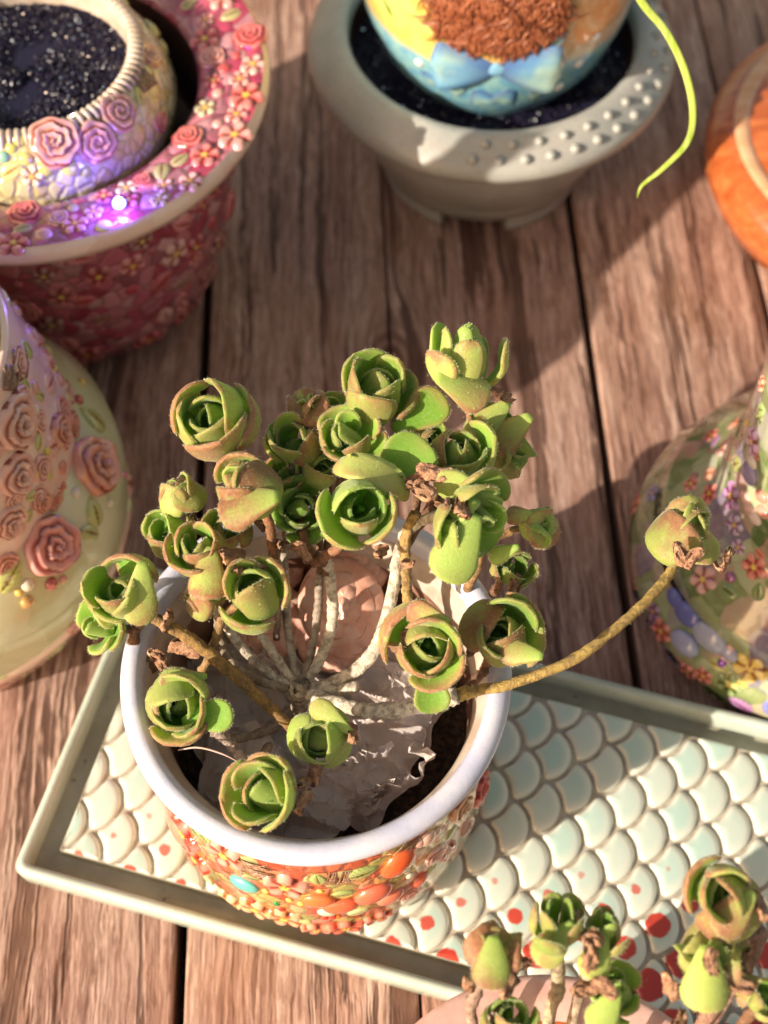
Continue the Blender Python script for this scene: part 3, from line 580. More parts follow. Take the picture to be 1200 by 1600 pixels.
def rosette(plant, px, py, Rpx, z, axis, n=10, red=.5, dark=0., kind='cup', spin=0., dry=1, extra=()):
    """one rosette: its round heart is the part, every leaf a child of it"""
    c = at(px, py, z); dist = np.linalg.norm(c-C0); Rr = Rpx*1.08*dist/FPX; ax = camdir(axis)
    base = Vector(c)-ax*Rr*.55
    root = Vector(plant['_loc'])
    Mb = frame(base-root, ax, spin)
    V = []; P = []
    for i in range(9):                                  # heart of the rosette: a small bud
        for j in range(16):
            t = math.pi*i/8; a = 2*math.pi*j/16; rr = .11*math.sin(t)*(1+.3*math.cos(3*a+t*2)); V.append((rr*math.cos(a)*Rr, rr*math.sin(a)*Rr, (.22-.20*math.cos(t))*Rr)); P.append((.2, 0, 0))
    hrt = put('rosette', mesh('rosette', V, grid_faces(9, 16, True), 'succulent_leaf', P), plant, Mb, (0, .5, 0))
    r_ = np.random.default_rng(int(px*7+py)); 
    n = max(6, n-1) if kind in ('cup', 'bud') else n
    for k in range(n):
        f = k/(n-1); LEAFN[0] += 1; az = k*R(137.5)+r_.normal(0, .22); sd_ = int(r_.integers(1e6)); j_ = r_.normal(0, .05)
        if kind == 'cup':
            rt = Rr*(.94-.62*f**.85)*(1+1.6*j_); h = Rr*(.80+.50*math.sin(min(f, .55)*3.6)-1.1*max(0, f-.50))*(1+r_.normal(0, .12)); a1 = 4-16*f+r_.normal(0, 9 if f < .5 else 5); wd = rt*(1.08+.15*f)*r_.uniform(.85, 1.1); rho = max(.13*Rr, rt*.98); a0 = 92-26*f
        elif kind == 'bud':
            rt = Rr*(.86-.60*f)*(1+j_); h = Rr*(1.22+.06*f)*(1+r_.normal(0, .04)); a1 = -36+14*f+r_.normal(0, 5); wd = rt*1.3; rho = max(.14*Rr, rt*.98); a0 = 84-20*f
        elif kind == 'broad':
            rt = Rr*(.80-.50*f)*(1+j_); h = Rr*(1.18+.1*f)*(1+r_.normal(0, .08)); a1 = -16+r_.normal(0, 7); wd = rt*1.12; rho = max(.14*Rr, rt*1.02); a0 = 84-20*f
        elif kind == 'tulip':
            rt = Rr*(.92-.62*f)*(1+j_); h = Rr*(1.25+.45*f)*(1+r_.normal(0, .06)); a1 = 6-14*f+r_.normal(0, 5); wd = Rr*(.52-.24*f); rho = Rr*(.85-.4*f); a0 = 70-30*f
        else:                                           # open
            rt = Rr*(1.02-.76*f)*(1+j_); h = Rr*(.55+.48*f)*(1+r_.normal(0, .07)); a1 = 28-42*f+r_.normal(0, 6); wd = Rr*(.74-.44*f); rho = max(.15*Rr, Rr*(.8-.6*f)); a0 = 92-40*f
        leaf_obj(hrt, leaf_geo(rt, h, wd, a0, a1, rho, th=(.13+.07*(1-f))*min(1, Rr), seedv=sd_, spread=.5 if kind != 'tulip' else .7, fold=r_.uniform(-.03, .03)*(1-f), hair=1.1-.5*f),
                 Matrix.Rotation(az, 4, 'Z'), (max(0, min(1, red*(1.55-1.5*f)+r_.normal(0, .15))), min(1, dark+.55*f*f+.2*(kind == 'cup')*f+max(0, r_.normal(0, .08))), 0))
    for k in range(dry):
        az = r_.uniform(0, 6.28); leaf_obj(hrt, leaf_geo(Rr*.62, -Rr*.30, Rr*.30, 70, 130, Rr*.35, th=.05, seedv=int(r_.integers(1e6)), crump_=.045, hair=0), Matrix.Rotation(az, 4, 'Z'), (1, 1, 1), 'dry_leaf', ('dry_leaf', 'leaf_hair'))
    for (azd, rt, h, wd, a0, a1, rho, rd, dk) in extra:   # individual leaves that stand out in the photograph (azimuth in the rosette's own frame)
        leaf_obj(hrt, leaf_geo(Rr*rt, Rr*h, Rr*wd, a0, a1, Rr*rho, th=.15, seedv=int(azd*9+px), ns=16, nu=11), Matrix.Rotation(R(azd), 4, 'Z'), (rd, dk, 0))
    return np.array(base), np.array(ax), Rr
def stem(plant, pts, rad, color, seedv=0, jit=.05, name='stem', hairy=0, n=None, knots=6):
    L = np.array(plant['_loc']); P = np.array(pts, float); n = n or max(16, int(9*len(P))); P = spl(P, n)
    r_ = np.random.default_rng(seedv); P[1:-1] += r_.normal(0, .009, (n-2, 3))
    V, Fc, Tn, N, B, rd = tube(P-L, np.array(rad)*.96, 12, jit, seedv, knots); fm = [0]*len(Fc); V = V.tolist()
    for k in range(hairy):
        i = r_.integers(1, n-1); a = r_.uniform(0, 6.28); d_ = math.cos(a)*N[i]+math.sin(a)*B[i]; p = P[i]-L+d_*rd[i]*.95+Tn[i]*r_.uniform(-.1, .1); s2 = Tn[i]*.006; b = len(V)
        V += [(p-s2).tolist(), (p+s2).tolist(), (p+d_*r_.uniform(.04, .08)+Tn[i]*r_.normal(0, .02)).tolist()]; Fc.append((b, b+1, b+2)); fm.append(1)
    return put(name, mesh(name, V, Fc, ['bark', 'leaf_hair'], fm=fm), plant, None, color)
def dry_bit(plant, px, py, z, rpx, axis, seedv):
    c = at(px, py, z); r0 = rpx*np.linalg.norm(c-C0)/FPX; ax = camdir(axis)
    leaf_obj(plant, leaf_geo(r0*.8, r0*1.6, r0*.62, 50, -20, r0*.6, th=.06, seedv=seedv, crump_=.07, hair=0, ns=15, nu=11), frame(Vector(c)-ax*r0*.7-Vector(plant['_loc']), ax, seedv*1.7), (1, 1, 1), 'dry_leaf', ('dry_leaf', 'leaf_hair'))

GREY = (.76, .67, .54); OLIVE = (.34, .22, .06); BROWN = (.24, .11, .055)
NODE = at(470, 1078, 8.5)
succ = thing('succulent_plant', 'many stemmed succulent with green rose shaped rosettes growing in the white rimmed pot', 'succulent', at(470, 1088, 6.2))
succ['_loc'] = list(at(470, 1088, 6.2))
RS = {}
spec = [
 # px, py, R, z, axis(right, up, to camera), n, red, dark, kind, spin
 ('a', 328, 655, 70, 13.3, (-.12, .30, 1), 11, .62, .0, 'cup', .3),
 ('b', 384, 764, 60, 12.8, (-.35, .50, .70), 8, .85, .0, 'broad', 1.1),
 ('c', 281, 775, 42, 11.8, (-.2, .70, .75), 8, .45, .1, 'broad', 2.),
 ('d', 262, 836, 40, 11.2, (-.5, .40, .75), 8, .35, .1, 'cup', .9),
 ('e', 312, 858, 46, 11.9, (-.05, .55, .75), 9, .75, .1, 'cup', .2),
 ('f', 396, 926, 58, 11.7, (0.05, .30, .95), 9, .55, .15, 'cup', 4.1),
 ('g', 322, 935, 40, 10.8, (-.2, .35, .9), 6, .95, .0, 'broad', 3.),
 ('h', 190, 925, 54, 11.3, (-.25, .22, .92), 9, .42, .0, 'cup', 2.2),
 ('i', 152, 978, 52, 10.5, (-.55, .0, .75), 6, .40, .0, 'open', .6),
 ('j', 278, 1100, 60, 10.3, (-.05, -.10, 1), 10, .38, .15, 'cup', 5.0),
 ('k', 413, 1240, 64, 10.6, (-.35, .18, .9), 10, .60, .0, 'cup', 1.9),
 ('l', 500, 1155, 50, 10.3, (-.08, -.05, 1), 10, .30, .1, 'cup', .8),
 ('m', 458, 692, 44, 12.3, (0, .40, .85), 9, .55, .1, 'cup', 3.3),
 ('n', 480, 642, 38, 12.6, (-.1, .8, .55), 7, 1., .0, 'bud', .5),
 ('o', 468, 795, 56, 11.6, (.15, .1, .95), 9, .12, .55, 'open', 2.7),
 ('p', 562, 796, 64, 13.5, (.02, .02, 1), 9, .35, .0, 'cup', 1.2),
 ('q', 545, 682, 58, 12.9, (-.05, .45, .85), 9, .62, .1, 'open', .4),
 ('r', 590, 612, 62, 12.9, (.0, .50, .8), 10, .48, .12, 'cup', 2.9),
 ('s', 727, 578, 62, 13.4, (.05, .90, .38), 9, .45, .0, 'tulip', .9),
 ('t', 718, 708, 56, 12.8, (.05, .42, .85), 9, .50, .1, 'cup', 3.6),
 ('u', 772, 660, 46, 12.3, (.45, .45, .6), 6, .70, .15, 'open', 1.4),
 ('v', 798, 705, 38, 11.8, (.3, -.5, .5), 7, .30, .45, 'bud', 1.),
 ('w', 738, 812, 72, 13.3, (.55, -.35, .60), 9, .28, .0, 'open', .2),
 ('x', 837, 822, 38, 11.8, (.92, .05, .35), 8, .35, .0, 'bud', 1.7),
 ('y', 668, 1012, 62, 11.6, (0, -.12, 1), 10, .85, .1, 'cup', 2.5),
 ('z', 780, 992, 60, 11.0, (.12, .12, .95), 10, .60, .3, 'cup', .1),
 ('A', 802, 888, 38, 10.8, (.45, .30, .7), 7, .50, .4, 'cup', 2.1),
 ('C', 440, 742, 38, 11.7, (-.1, .4, .8), 8, .6, .2, 'cup', .7), ('D', 520, 648, 36, 12.2, (0, .6, .7), 8, .7, .1, 'cup', 2.), ('E', 662, 690, 40, 12.2, (.1, .4, .9), 8, .5, .3, 'cup', 1.), ('F', 352, 832, 36, 11.2, (0, .4, .8), 7, .7, .2, 'cup', .3), ('G', 505, 730, 34, 12., (0, .3, .9), 7, .4, .3, 'cup', 1.6),
 ('B', 1074, 838, 62, 10.9, (.12, .72, .62), 7, .55, .0, 'broad', .9)]
for sp_ in spec:
    nm, px, py, Rp, z, ax, n, red, dark, kd, spn = sp_
    RS[nm] = rosette(succ, px, py, Rp, z, ax, n, red, dark, kd, spn, dry=1 if nm in 'ghjlykzABw' else 0)
def P_(x, y, z): return at(x, y, z)
def endp(k, d_=.05): b, a, r_ = RS[k]; return b+a*d_*r_
stems = [
 # right hand branch, woody then olive
 ([NODE, P_(530, 1101, 8.9), P_(600, 1112, 9.3), P_(660, 1100, 9.7), P_(715, 1086, 10.0)], [.17, .20, .19, .21, .24], (.80, .72, .60), 0, .06),
 ([P_(708, 1088, 9.95), P_(745, 1079, 10.1), P_(800, 1068, 10.2), P_(900, 1028, 10.4), P_(985, 962, 10.4), P_(1035, 912, 10.3), RS['B'][0]], [.20, .15, .14, .14, .14, .15, .13], (.50, .34, .09), 60, .03),
 ([NODE, P_(520, 1078, 8.6), P_(560, 1072, 8.8)], [.15, .17, .15], GREY, 0, .08),
 ([NODE, P_(520, 1066, 8.6), P_(565, 1040, 8.9), P_(595, 1000, 9.4), P_(612, 930, 10.2), P_(625, 860, 11.4), P_(645, 822, 12.2), RS['w'][0]], [.15, .17, .20, .21, .17, .16, .15, .12], GREY, 0, .06),
 ([P_(637, 950, 10.2), P_(635, 900, 11.), P_(634, 840, 12.), P_(650, 800, 12.6)], [.14, .13, .14, .15], (.44, .28, .09), 30, .04),
 ([NODE, P_(500, 1030, 8.7), P_(520, 965, 9.4), P_(515, 900, 10.2), P_(508, 870, 10.8)], [.13, .15, .16, .15, .15], GREY, 0, .08),
 ([P_(508, 880, 10.7), P_(480, 855, 11.2), endp('o')], [.13, .13, .12], BROWN, 14, .06), ([P_(490, 880, 10.9), P_(530, 855, 11.8), P_(548, 830, 12.4), RS['p'][0]], [.14, .13, .12, .12], (.33, .14, .07), 20, .04),
 ([P_(508, 900, 10.3), P_(520, 800, 11.2), RS['q'][0]], [.13, .12, .10], BROWN, 0, .05), ([P_(500, 900, 10.2), P_(540, 780, 11.2), RS['r'][0]], [.13, .11, .1], BROWN, 0, .05),
 ([NODE, P_(488, 1010, 8.7), P_(497, 950, 9.2), P_(500, 895, 10.3)], [.10, .12, .12, .12], (.42, .34, .27), 0, .08), ([NODE, P_(452, 1000, 8.7), P_(446, 930, 9.2), P_(445, 860, 10.4), RS['m'][0]], [.11, .12, .12, .11, .1], (.48, .42, .34), 0, .06),
 ([NODE, P_(440, 1040, 8.7), P_(405, 990, 9.2), P_(372, 950, 9.8), endp('f')], [.11, .12, .12, .12, .1], GREY, 0, .07), ([NODE, P_(430, 1058, 8.6), P_(385, 1020, 9.0), P_(355, 980, 9.6), endp('g')], [.12, .13, .13, .13, .1], GREY, 0, .07),
 ([NODE, P_(425, 1070, 8.6), P_(370, 1045, 8.9), P_(345, 1000, 9.2), P_(340, 960, 9.9), endp('e')], [.12, .13, .14, .13, .12, .1], (.40, .32, .24), 0, .08),
 ([P_(300, 1075, 8.8), P_(330, 1020, 9.6), P_(352, 960, 10.4), RS['f'][0]], [.12, .12, .12, .1], (.35, .21, .08), 14, .05),
 ([P_(458, 1140, 8.2), P_(400, 1085, 9.), P_(340, 1032, 9.8), P_(285, 990, 10.4), P_(245, 968, 10.8), RS['h'][0]], [.14, .16, .17, .17, .15, .12], (.38, .22, .06), 60, .03),
 ([P_(222, 968, 10.4), P_(210, 990, 10.), P_(215, 1020, 9.4), P_(240, 1050, 9.)], [.15, .14, .14, .13], BROWN, 14, .08), ([P_(232, 1028, 9.4), P_(212, 1034, 9.5), P_(195, 1032, 9.6)], [.10, .10, .11], (.42, .27, .15), 0, .05),
 ([RS['i'][0], P_(205, 985, 10.1)], [.10, .12], BROWN, 0, .05), ([P_(432, 885, 10.4), P_(424, 850, 11.3), P_(420, 815, 12.), endp('b')], [.12, .12, .13, .1], (.34, .14, .06), 14, .05), ([P_(432, 1000, 8.6), P_(436, 930, 9.6), P_(432, 885, 10.4)], [.09, .10, .12], (.35, .25, .18), 0, .05),
 ([P_(415, 830, 11.), P_(360, 745, 11.8), RS['a'][0]], [.11, .11, .11], BROWN, 0, .05), ([P_(400, 985, 9.), P_(330, 850, 10.4), RS['c'][0]], [.11, .11, .1], BROWN, 0, .05), ([P_(345, 960, 9.7), P_(290, 880, 10.3), RS['d'][0]], [.11, .11, .1], BROWN, 0, .05),
 ([P_(385, 1195, 8.6), P_(362, 1165, 8.8), P_(338, 1140, 9.3), RS['j'][0]], [.12, .15, .17, .14], (.52, .40, .33), 0, .09), ([P_(466, 1100, 7.5), P_(420, 1140, 7.8), P_(352, 1158, 8.6)], [.12, .13, .12], (.42, .33, .25), 0, .08),
 ([NODE, P_(466, 1105, 7.9), P_(462, 1130, 7.3), P_(470, 1150, 6.4)], [.2, .19, .21, .24], (.46, .36, .26), 0, .12), ([P_(420, 1165, 8.), P_(405, 1200, 8.8), RS['k'][0]], [.12, .13, .13], (.4, .3, .22), 0, .07), ([P_(468, 1130, 7.4), P_(490, 1150, 8.6), RS['l'][0]], [.12, .13, .14], (.4, .3, .22), 0, .07),
 ([P_(598, 990, 9.2), P_(640, 1030, 9.8), RS['y'][0]], [.13, .13, .13], BROWN, 0, .06), ([P_(722, 1085, 9.6), P_(760, 1040, 9.9), RS['z'][0]], [.13, .13, .13], BROWN, 0, .06), ([P_(730, 920, 9.8), P_(745, 890, 11.), P_(760, 850, 11.6), RS['x'][0]], [.12, .12, .1, .1], (.4, .22, .08), 14, .05),
 ([P_(770, 930, 9.6), RS['A'][0]], [.12, .1], BROWN, 0, .05), ([P_(448, 850, 10.6), RS['C'][0]], [.1, .1], BROWN, 0, .05), ([P_(510, 800, 11.2), RS['D'][0]], [.1, .1], BROWN, 0, .05), ([P_(650, 800, 11.4), RS['E'][0]], [.1, .1], BROWN, 0, .05), ([P_(390, 930, 9.8), RS['F'][0]], [.1, .1], BROWN, 0, .05), ([P_(508, 830, 11.), RS['G'][0]], [.1, .1], BROWN, 0, .05), ([P_(625, 870, 11.2), P_(690, 760, 11.8), RS['t'][0]], [.12, .12, .1], BROWN, 0, .05), ([P_(640, 840, 11.6), P_(770, 680, 11.8), P_(782, 618, 12.4), RS['s'][0]], [.12, .14, .15, .12], (.28, .12, .07), 0, .08),
 ([P_(765, 690, 11.8), RS['u'][0]], [.1, .1], BROWN, 0, .05), ([P_(770, 700, 11.6), RS['v'][0]], [.1, .1], BROWN, 0, .05), ([P_(500, 860, 10.8), P_(490, 740, 11.6), RS['n'][0]], [.1, .1, .1], BROWN, 0, .05)]
for k, (pts, rad, c, hr, jt) in enumerate(stems): stem(succ, pts, rad, c, 300+k, jt, hairy=hr)
# stub and node
stem(succ, [NODE+[-.15, 0, -.2], NODE+[0, 0, .12], NODE+[.03, .05, .3]], [.28, .3, .2], (.56, .48, .36), 5, .12, 'stem_knot')
for px, py, z, r_, ax, sd_ in [(678, 742, 13.6, 30, (.5, .3, .8), 1), (668, 775, 13.7, 30, (-.2, .4, .8), 2), (692, 790, 13.7, 27, (.7, -.2, .7), 3), (720, 800, 13.9, 24, (.4, .3, .9), 4), (655, 752, 13.5, 24, (-.6, .3, .7), 5), (360, 872, 12.2, 26, (.1, .7, .8), 6), (368, 890, 12.3, 18, (.3, .5, .8), 7),
    (248, 1030, 10.2, 20, (-.3, .6, .8), 8), (290, 1010, 9.4, 26, (.4, -.5, .7), 9), (255, 968, 10.9, 24, (.8, 0, .5), 10), (545, 1150, 10.5, 22, (.7, .3, .6), 11), (492, 1205, 10.2, 22, (0, -.8, .5), 12), (470, 1250, 10.6, 20, (.8, .2, .5), 13), (468, 1225, 10.6, 16, (.8, .4, .5), 14),
    (1062, 868, 11.6, 22, (-.1, .5, .9), 15), (1082, 872, 11.6, 20, (.3, .6, .8), 16), (1128, 872, 10.8, 20, (.8, .1, .4), 17), (785, 622, 12.9, 20, (.4, .2, .8), 18), (800, 915, 10.8, 20, (.1, -.4, .8), 19), (475, 860, 11.4, 22, (0, -.5, .8), 20), (440, 850, 11.2, 18, (-.5, -.5, .7), 21), (590, 862, 12., 16, (.5, -.5, .8), 22), (735, 1010, 10.6, 16, (0, -.6, .7), 23), (640, 880, 11.8, 10, (.1, -.5, .7), 24), (700, 1082, 9.9, 14, (.4, .1, .8), 25)]:
    dry_bit(succ, px, py, z, r_, ax, sd_)
# broad single leaves the photograph shows between the rosettes
def lone_leaf(plant, px, py, z, rpx, nrm, spin, red, dark, seedv, wr=1.6, asp=.72):
    c = at(px, py, z); r0 = rpx*np.linalg.norm(c-C0)/FPX; nz = camdir(nrm)
    V, Fc, P, fm = leaf_geo(r0*2, r0*.30, r0*asp, 90, 60, r0*wr, th=.13, seedv=seedv, ns=16, nu=11, hair=1.4)
    V = np.array(V)-[r0, 0, 0]; leaf_obj(plant, (V, Fc, P, fm), frame(Vector(c)-Vector(plant['_loc']), nz, spin), (red, dark, 0))
for q in [(620, 738, 13.1, 62, (.1, .1, 1), .6, .35, .0, 31, 1.3, .8), (652, 650, 12.6, 48, (.1, .2, 1), .3, .75, .4, 32, 1.5, .75), (722, 852, 13.5, 58, (-.1, -.15, -1), -.9, .15, .0, 33, 1.2, .75), (735, 772, 13.6, 56, (.0, .4, -.9), .3, .2, .1, 34, 1.3, .5), (722, 600, 14.0, 44, (-.1, -.5, -.9), -1.6, .55, .0, 35, 1.4, .95),
          (390, 782, 13.4, 50, (.1, -.5, -.9), -1.4, .95, .0, 36, 1.0, .9), (325, 890, 12.2, 42, (.0, -.5, -.85), -1.5, 1., .0, 37, 1.0, .85), (220, 925, 11.9, 50, (-.2, 0, -1), -1.2, .5, .0, 38, 1.1, .62), (322, 1120, 10.3, 40, (0, 0, 1), .2, .15, .0, 39, 1.6, .7), (290, 1060, 10.9, 36, (-.3, .1, -1), .3, .8, .0, 40, 1.2, .5), (520, 1125, 10.8, 38, (0, .2, -1), .6, .3, .0, 41, 1.2, .55),
          (768, 655, 12.7, 42, (-.2, -.1, -1), -.4, .4, .2, 42, 1.2, .7), (800, 672, 12.6, 40, (.1, -.2, -1), -.9, .7, .1, 43, 1.2, .8), (790, 862, 12.6, 26, (.3, -.2, -1), -1., .1, .2, 44, 1.1, .6), (818, 806, 12.3, 24, (-.3, .3, -1), .2, 1., .0, 45, 1.0, .7), (672, 1070, 10.9, 40, (0, -.3, 1), -1.4, .3, .6, 46, 1.3, .8), (672, 965, 12.3, 34, (0, .3, -1), .2, .9, .0, 47, 1.0, .7), (818, 1020, 11.5, 34, (.2, -.4, -1), -.6, .6, .1, 48, 1.0, .7)]:
    lone_leaf(succ, *q)

fib = spl([at(278, 1172, 9.4), at(310, 1168, 9.5), at(345, 1177, 9.4), at(372, 1190, 9.2)], 24); V, Fc, *_ = tube(fib, [.02, .028, .028, .012], 6)
fo = put('straw', mesh('straw', V-fib[0], Fc, 'pale_fibre'), mat=T(fib[0])); fo['label'] = 'thin pale pink straw lying across the left inside of the white rimmed pot'; fo['category'] = 'straw'

# pink peony ornament leaning against the back inside the pot
pe0 = at(528, 958, 7.6); peo = thing('peony_ornament', 'pink clay peony cluster with carved petals behind the bare stems inside the white rimmed pot', 'ornament', pe0-[0, 0, 1.6])
L = Vector(pe0-[0, 0, 1.6])
for nm_, px, py, z, rpx, nrm, sx, sy, sp, sd_ in [('flower_head', 535, 950, 8.0, 66, (.0, .25, .95), 1, 1.25, .3, 5), ('flower_head', 425, 975, 7.2, 58, (-.15, .3, .9), 1, 1.1, 1.2, 6), ('flower_head', 560, 885, 8.0, 50, (.1, .1, 1), .9, 1., 2.2, 7), ('flower_head', 430, 885, 7.4, 46, (-.1, .1, 1), 1., 1., 4., 8), ('flower_head', 515, 1015, 7.2, 46, (0, .3, .9), 1.1, .8, 3., 9)]:
    c = at(px, py, z); r0 = rpx*np.linalg.norm(c-C0)/FPX
    put(nm_, carved(sd_), peo, frame(Vector(c)-L, camdir(nrm), 0, r0) @ Matrix.Diagonal((sx, sy, .55, 1)) @ Matrix.Rotation(sp, 4, 'Z'))

# ---------------------------------------------------------------- the second succulent at the lower right
P2 = np.array([3.75, 1.9, 0.]); pot2 = thing('flower_pot', 'dusty pink pot with a thin rim at the bottom right edge, holding the smaller succulent', 'flower pot', P2)
put('body', lathe('body', [(2.6, 0), (3.1, .1), (3.7, 1.5), (4.3, 4.), (4.45, 6.5), (4.5, 8.1)], 'dusty_pink_glaze', 80), pot2)
put('rim', lathe('rim', [(4.5, 8.08), (4.68, 8.16), (4.78, 8.34), (4.76, 8.5), (4.6, 8.56), (4.0, 8.42), (3.75, 8.28)], 'dusty_pink_glaze', 96), pot2)
put('inner_ring', lathe('inner_ring', [(3.76, 8.29), (3.66, 8.22), (3.56, 8.05), (3.5, 7.8)], 'turned_wood', 80), pot2)
put('inner_wall', lathe('inner_wall', [(3.5, 7.82), (3.35, 7.2), (3.2, 6.2), (.02, 6.0)], 'lilac_glaze', 80), pot2)
succ2 = thing('succulent_plant', 'smaller succulent with withered brown leaves in the dusty pink pot at bottom right', 'succulent', P2+[0, 0, 6.05])
succ2['_loc'] = list(P2+[0, 0, 6.05]); succ['group'] = succ2['group'] = 'rosette succulents in pots'
for nm, px, py, Rp, z, ax, n, red, dark, kd, spn in [
 ('2a', 770, 1490, 46, 11.4, (.1, .75, .6), 8, .62, .1, 'bud', .5), ('2b', 870, 1452, 46, 12., (.0, .80, .5), 8, .45, .3, 'tulip', 1.4), ('2c', 938, 1462, 38, 11.8, (.15, .75, .5), 8, .55, .2, 'tulip', .2),
 ('2d', 962, 1550, 44, 11.2, (.15, .6, .7), 9, .25, .0, 'open', 2.2), ('2e', 1130, 1400, 58, 12.8, (.0, .25, 1), 10, .75, .0, 'cup', 3.0), ('2f', 1108, 1508, 56, 11.8, (-.05, .62, .7), 8, .45, .15, 'bud', 1.),
 ('2g', 798, 1592, 38, 11., (.05, .7, .6), 8, .4, .3, 'cup', .3), ('2h', 1195, 1560, 32, 11.6, (.1, .5, .8), 7, .45, .0, 'cup', .6)]:
    RS[nm] = rosette(succ2, px, py, Rp, z, ax, n, red, dark, kd, spn, dry=3 if nm not in ('2e',) else 1)
base2 = P2+[0, 0, 6.1]
for k, (pts, rad, c) in enumerate([
    ([base2+[-1.2, 0, 0], P_(738, 1600, 9.4), P_(740, 1560, 10.2), RS['2a'][0]], [.14, .14, .15, .16], (.40, .26, .20)), ([base2+[-.3, 0, 0], P_(858, 1600, 9.2), P_(872, 1545, 10.4), RS['2b'][0]], [.15, .15, .16, .15], (.52, .42, .27)),
    ([base2+[0, .3, 0], P_(898, 1585, 9.4), P_(915, 1530, 10.4), RS['2c'][0]], [.15, .14, .16, .15], (.50, .38, .27)), ([base2+[.2, 0, 0], RS['2d'][0]], [.13, .13], (.42, .3, .2)), ([base2+[1, 0, 0], P_(1170, 1500, 11.), P_(1160, 1455, 11.6), RS['2e'][0]], [.13, .16, .18, .15], (.42, .24, .18)),
    ([base2+[.8, 0, 0], P_(1110, 1580, 10.2), RS['2f'][0]], [.13, .17, .17], (.38, .20, .14)), ([base2+[-.6, -.3, 0], RS['2g'][0]], [.12, .12], BROWN), ([base2+[1.2, 0, 0], RS['2h'][0]], [.12, .12], BROWN)]):
    stem(succ2, pts, rad, c, 700+k, .07, hairy=10)
for px, py, z, r_, ax, sd_ in [(735, 1530, 11.4, 20, (-.5, -.3, .8), 51), (790, 1540, 11.6, 20, (.3, -.5, .8), 52), (812, 1505, 11.6, 18, (.8, 0, .6), 53), (918, 1490, 12.2, 24, (.2, .4, .9), 54), (925, 1470, 12.3, 18, (0, .7, .7), 55), (915, 1545, 11.6, 22, (-.4, 0, .9), 56), (948, 1545, 12., 22, (0, .3, 1), 57), (938, 1590, 11.4, 18, (0, -.6, .8), 58),
    (1050, 1535, 11.8, 22, (-.8, .2, .6), 59), (1148, 1535, 12., 26, (.6, .1, .8), 60), (1165, 1500, 12., 18, (.6, .5, .6), 61), (1110, 1500, 12.8, 20, (0, .5, .9), 62), (1180, 1420, 12.9, 22, (.8, .1, .6), 63), (1060, 1598, 11.2, 16, (-.3, .3, .9), 64)]:
    dry_bit(succ2, px, py, z, r_, ax, sd_)
for q in [(870, 1470, 12.3, 40, (.1, -.4, -.9), -1.5, .6, .0, 71, 1.1, .7), (770, 1500, 12., 38, (0, -.4, -.9), -1.5, .6, .0, 72, 1.1, .9), (935, 1490, 12.1, 34, (0, -.4, -.9), -1.2, .2, .0, 73, 1.1, .8), (1105, 1525, 12.5, 46, (0, -.4, -.9), -1.5, .25, .0, 74, 1., .9), (1155, 1425, 13.2, 40, (0, -.2, -.9), -.9, .95, .0, 75, 1., .7), (950, 1575, 11.9, 34, (0, -.4, -.9), -1.0, .1, .0, 76, 1.1, .8)]:
    lone_leaf(succ2, *q)

# ---------------------------------------------------------------- blue-grey helper for scattered reliefs
def scatter(parent, prof, n, zr, azr, kinds, cols, rr, seedv, fl=.55):
    r_ = random.Random(seedv); done = []; tries = 0
    while len(done) < n and tries < n*30:
        tries += 1; az = R(r_.uniform(*azr)); zz = r_.uniform(*zr); s_ = r_.uniform(*rr); p, nn = surf(prof, az, zz)
        if any(np.linalg.norm(p-q) < .78*(s_+t) for q, t in done): continue
        done.append((p, s_)); k = r_.choice(kinds); orn(parent, k, p, nn, s_*(.45 if k in ('bead', 'gem') else 1), r_.choice(cols), r_.uniform(0, 6.3), fl)

# pot with the broad flowered brim, upper left
BC = np.array([-11.75, 35.4, 0.]); brim = thing('brimmed_pot', 'red flowered pot with a broad flat brim at the upper left', 'pot', BC)
bp = [(4.1, 0), (4.7, .15), (5.5, 1.8), (6.1, 4.4), (6.4, 7.2), (6.4, 9.0)]
put('body', lathe('body', bp, 'red_floral_glaze', 96), brim)
put('brim_edge', lathe('brim_edge', [(6.3, 8.9), (7.4, 9.1), (7.82, 9.3), (7.94, 9.6), (7.90, 9.88), (7.72, 10.02)], 'rose_blush_glaze', 128), brim)
tp_ = [(7.74, 10.01), (6.8, 9.85), (5.9, 9.7), (5.56, 9.55), (5.45, 9.25)]
put('brim_top', lathe('brim_top', tp_, 'red_floral_glaze', 128), brim)
put('inside', lathe('inside', [(5.45, 9.27), (5.4, 8.6), (5.3, 6.5), (5.1, 6.1), (.02, 6.0)], 'dark_interior', 80), brim)
r_ = random.Random(8); done = []
for k in range(1300):
    a = R(r_.uniform(0, 360)); q = r_.uniform(5.9, 7.55); s_ = r_.uniform(.32, .66); p = np.array([q*math.cos(a), q*math.sin(a), np.interp(q, [5.56, 5.9, 6.8, 7.74], [9.55, 9.7, 9.85, 10.01])])
    if any(np.linalg.norm(p-c_) < .8*(s_+t) for c_, t in done): continue
    done.append((p, s_)); kk = r_.choice(['flower', 'flower', 'flower', 'leaf', 'bead', 'rose'])
    orn(brim, kk, p, (-.12*math.cos(a), -.12*math.sin(a), 1), s_*(.5 if kk == 'bead' else 1), r_.choice([(.66, .14, .12), (.70, .30, .26), (.60, .10, .10), (.72, .40, .34), (.62, .55, .30)]) if kk != 'leaf' else (.40, .36, .14), r_.uniform(0, 6))
scatter(brim, bp, 110, (.4, 8.6), (-180, 20), ['flower', 'flower', 'rose', 'leaf', 'bead'], [(.46, .03, .06), (.60, .16, .18), (.40, .03, .05), (.62, .32, .30), (.30, .10, .09)], (.32, .62), 21)
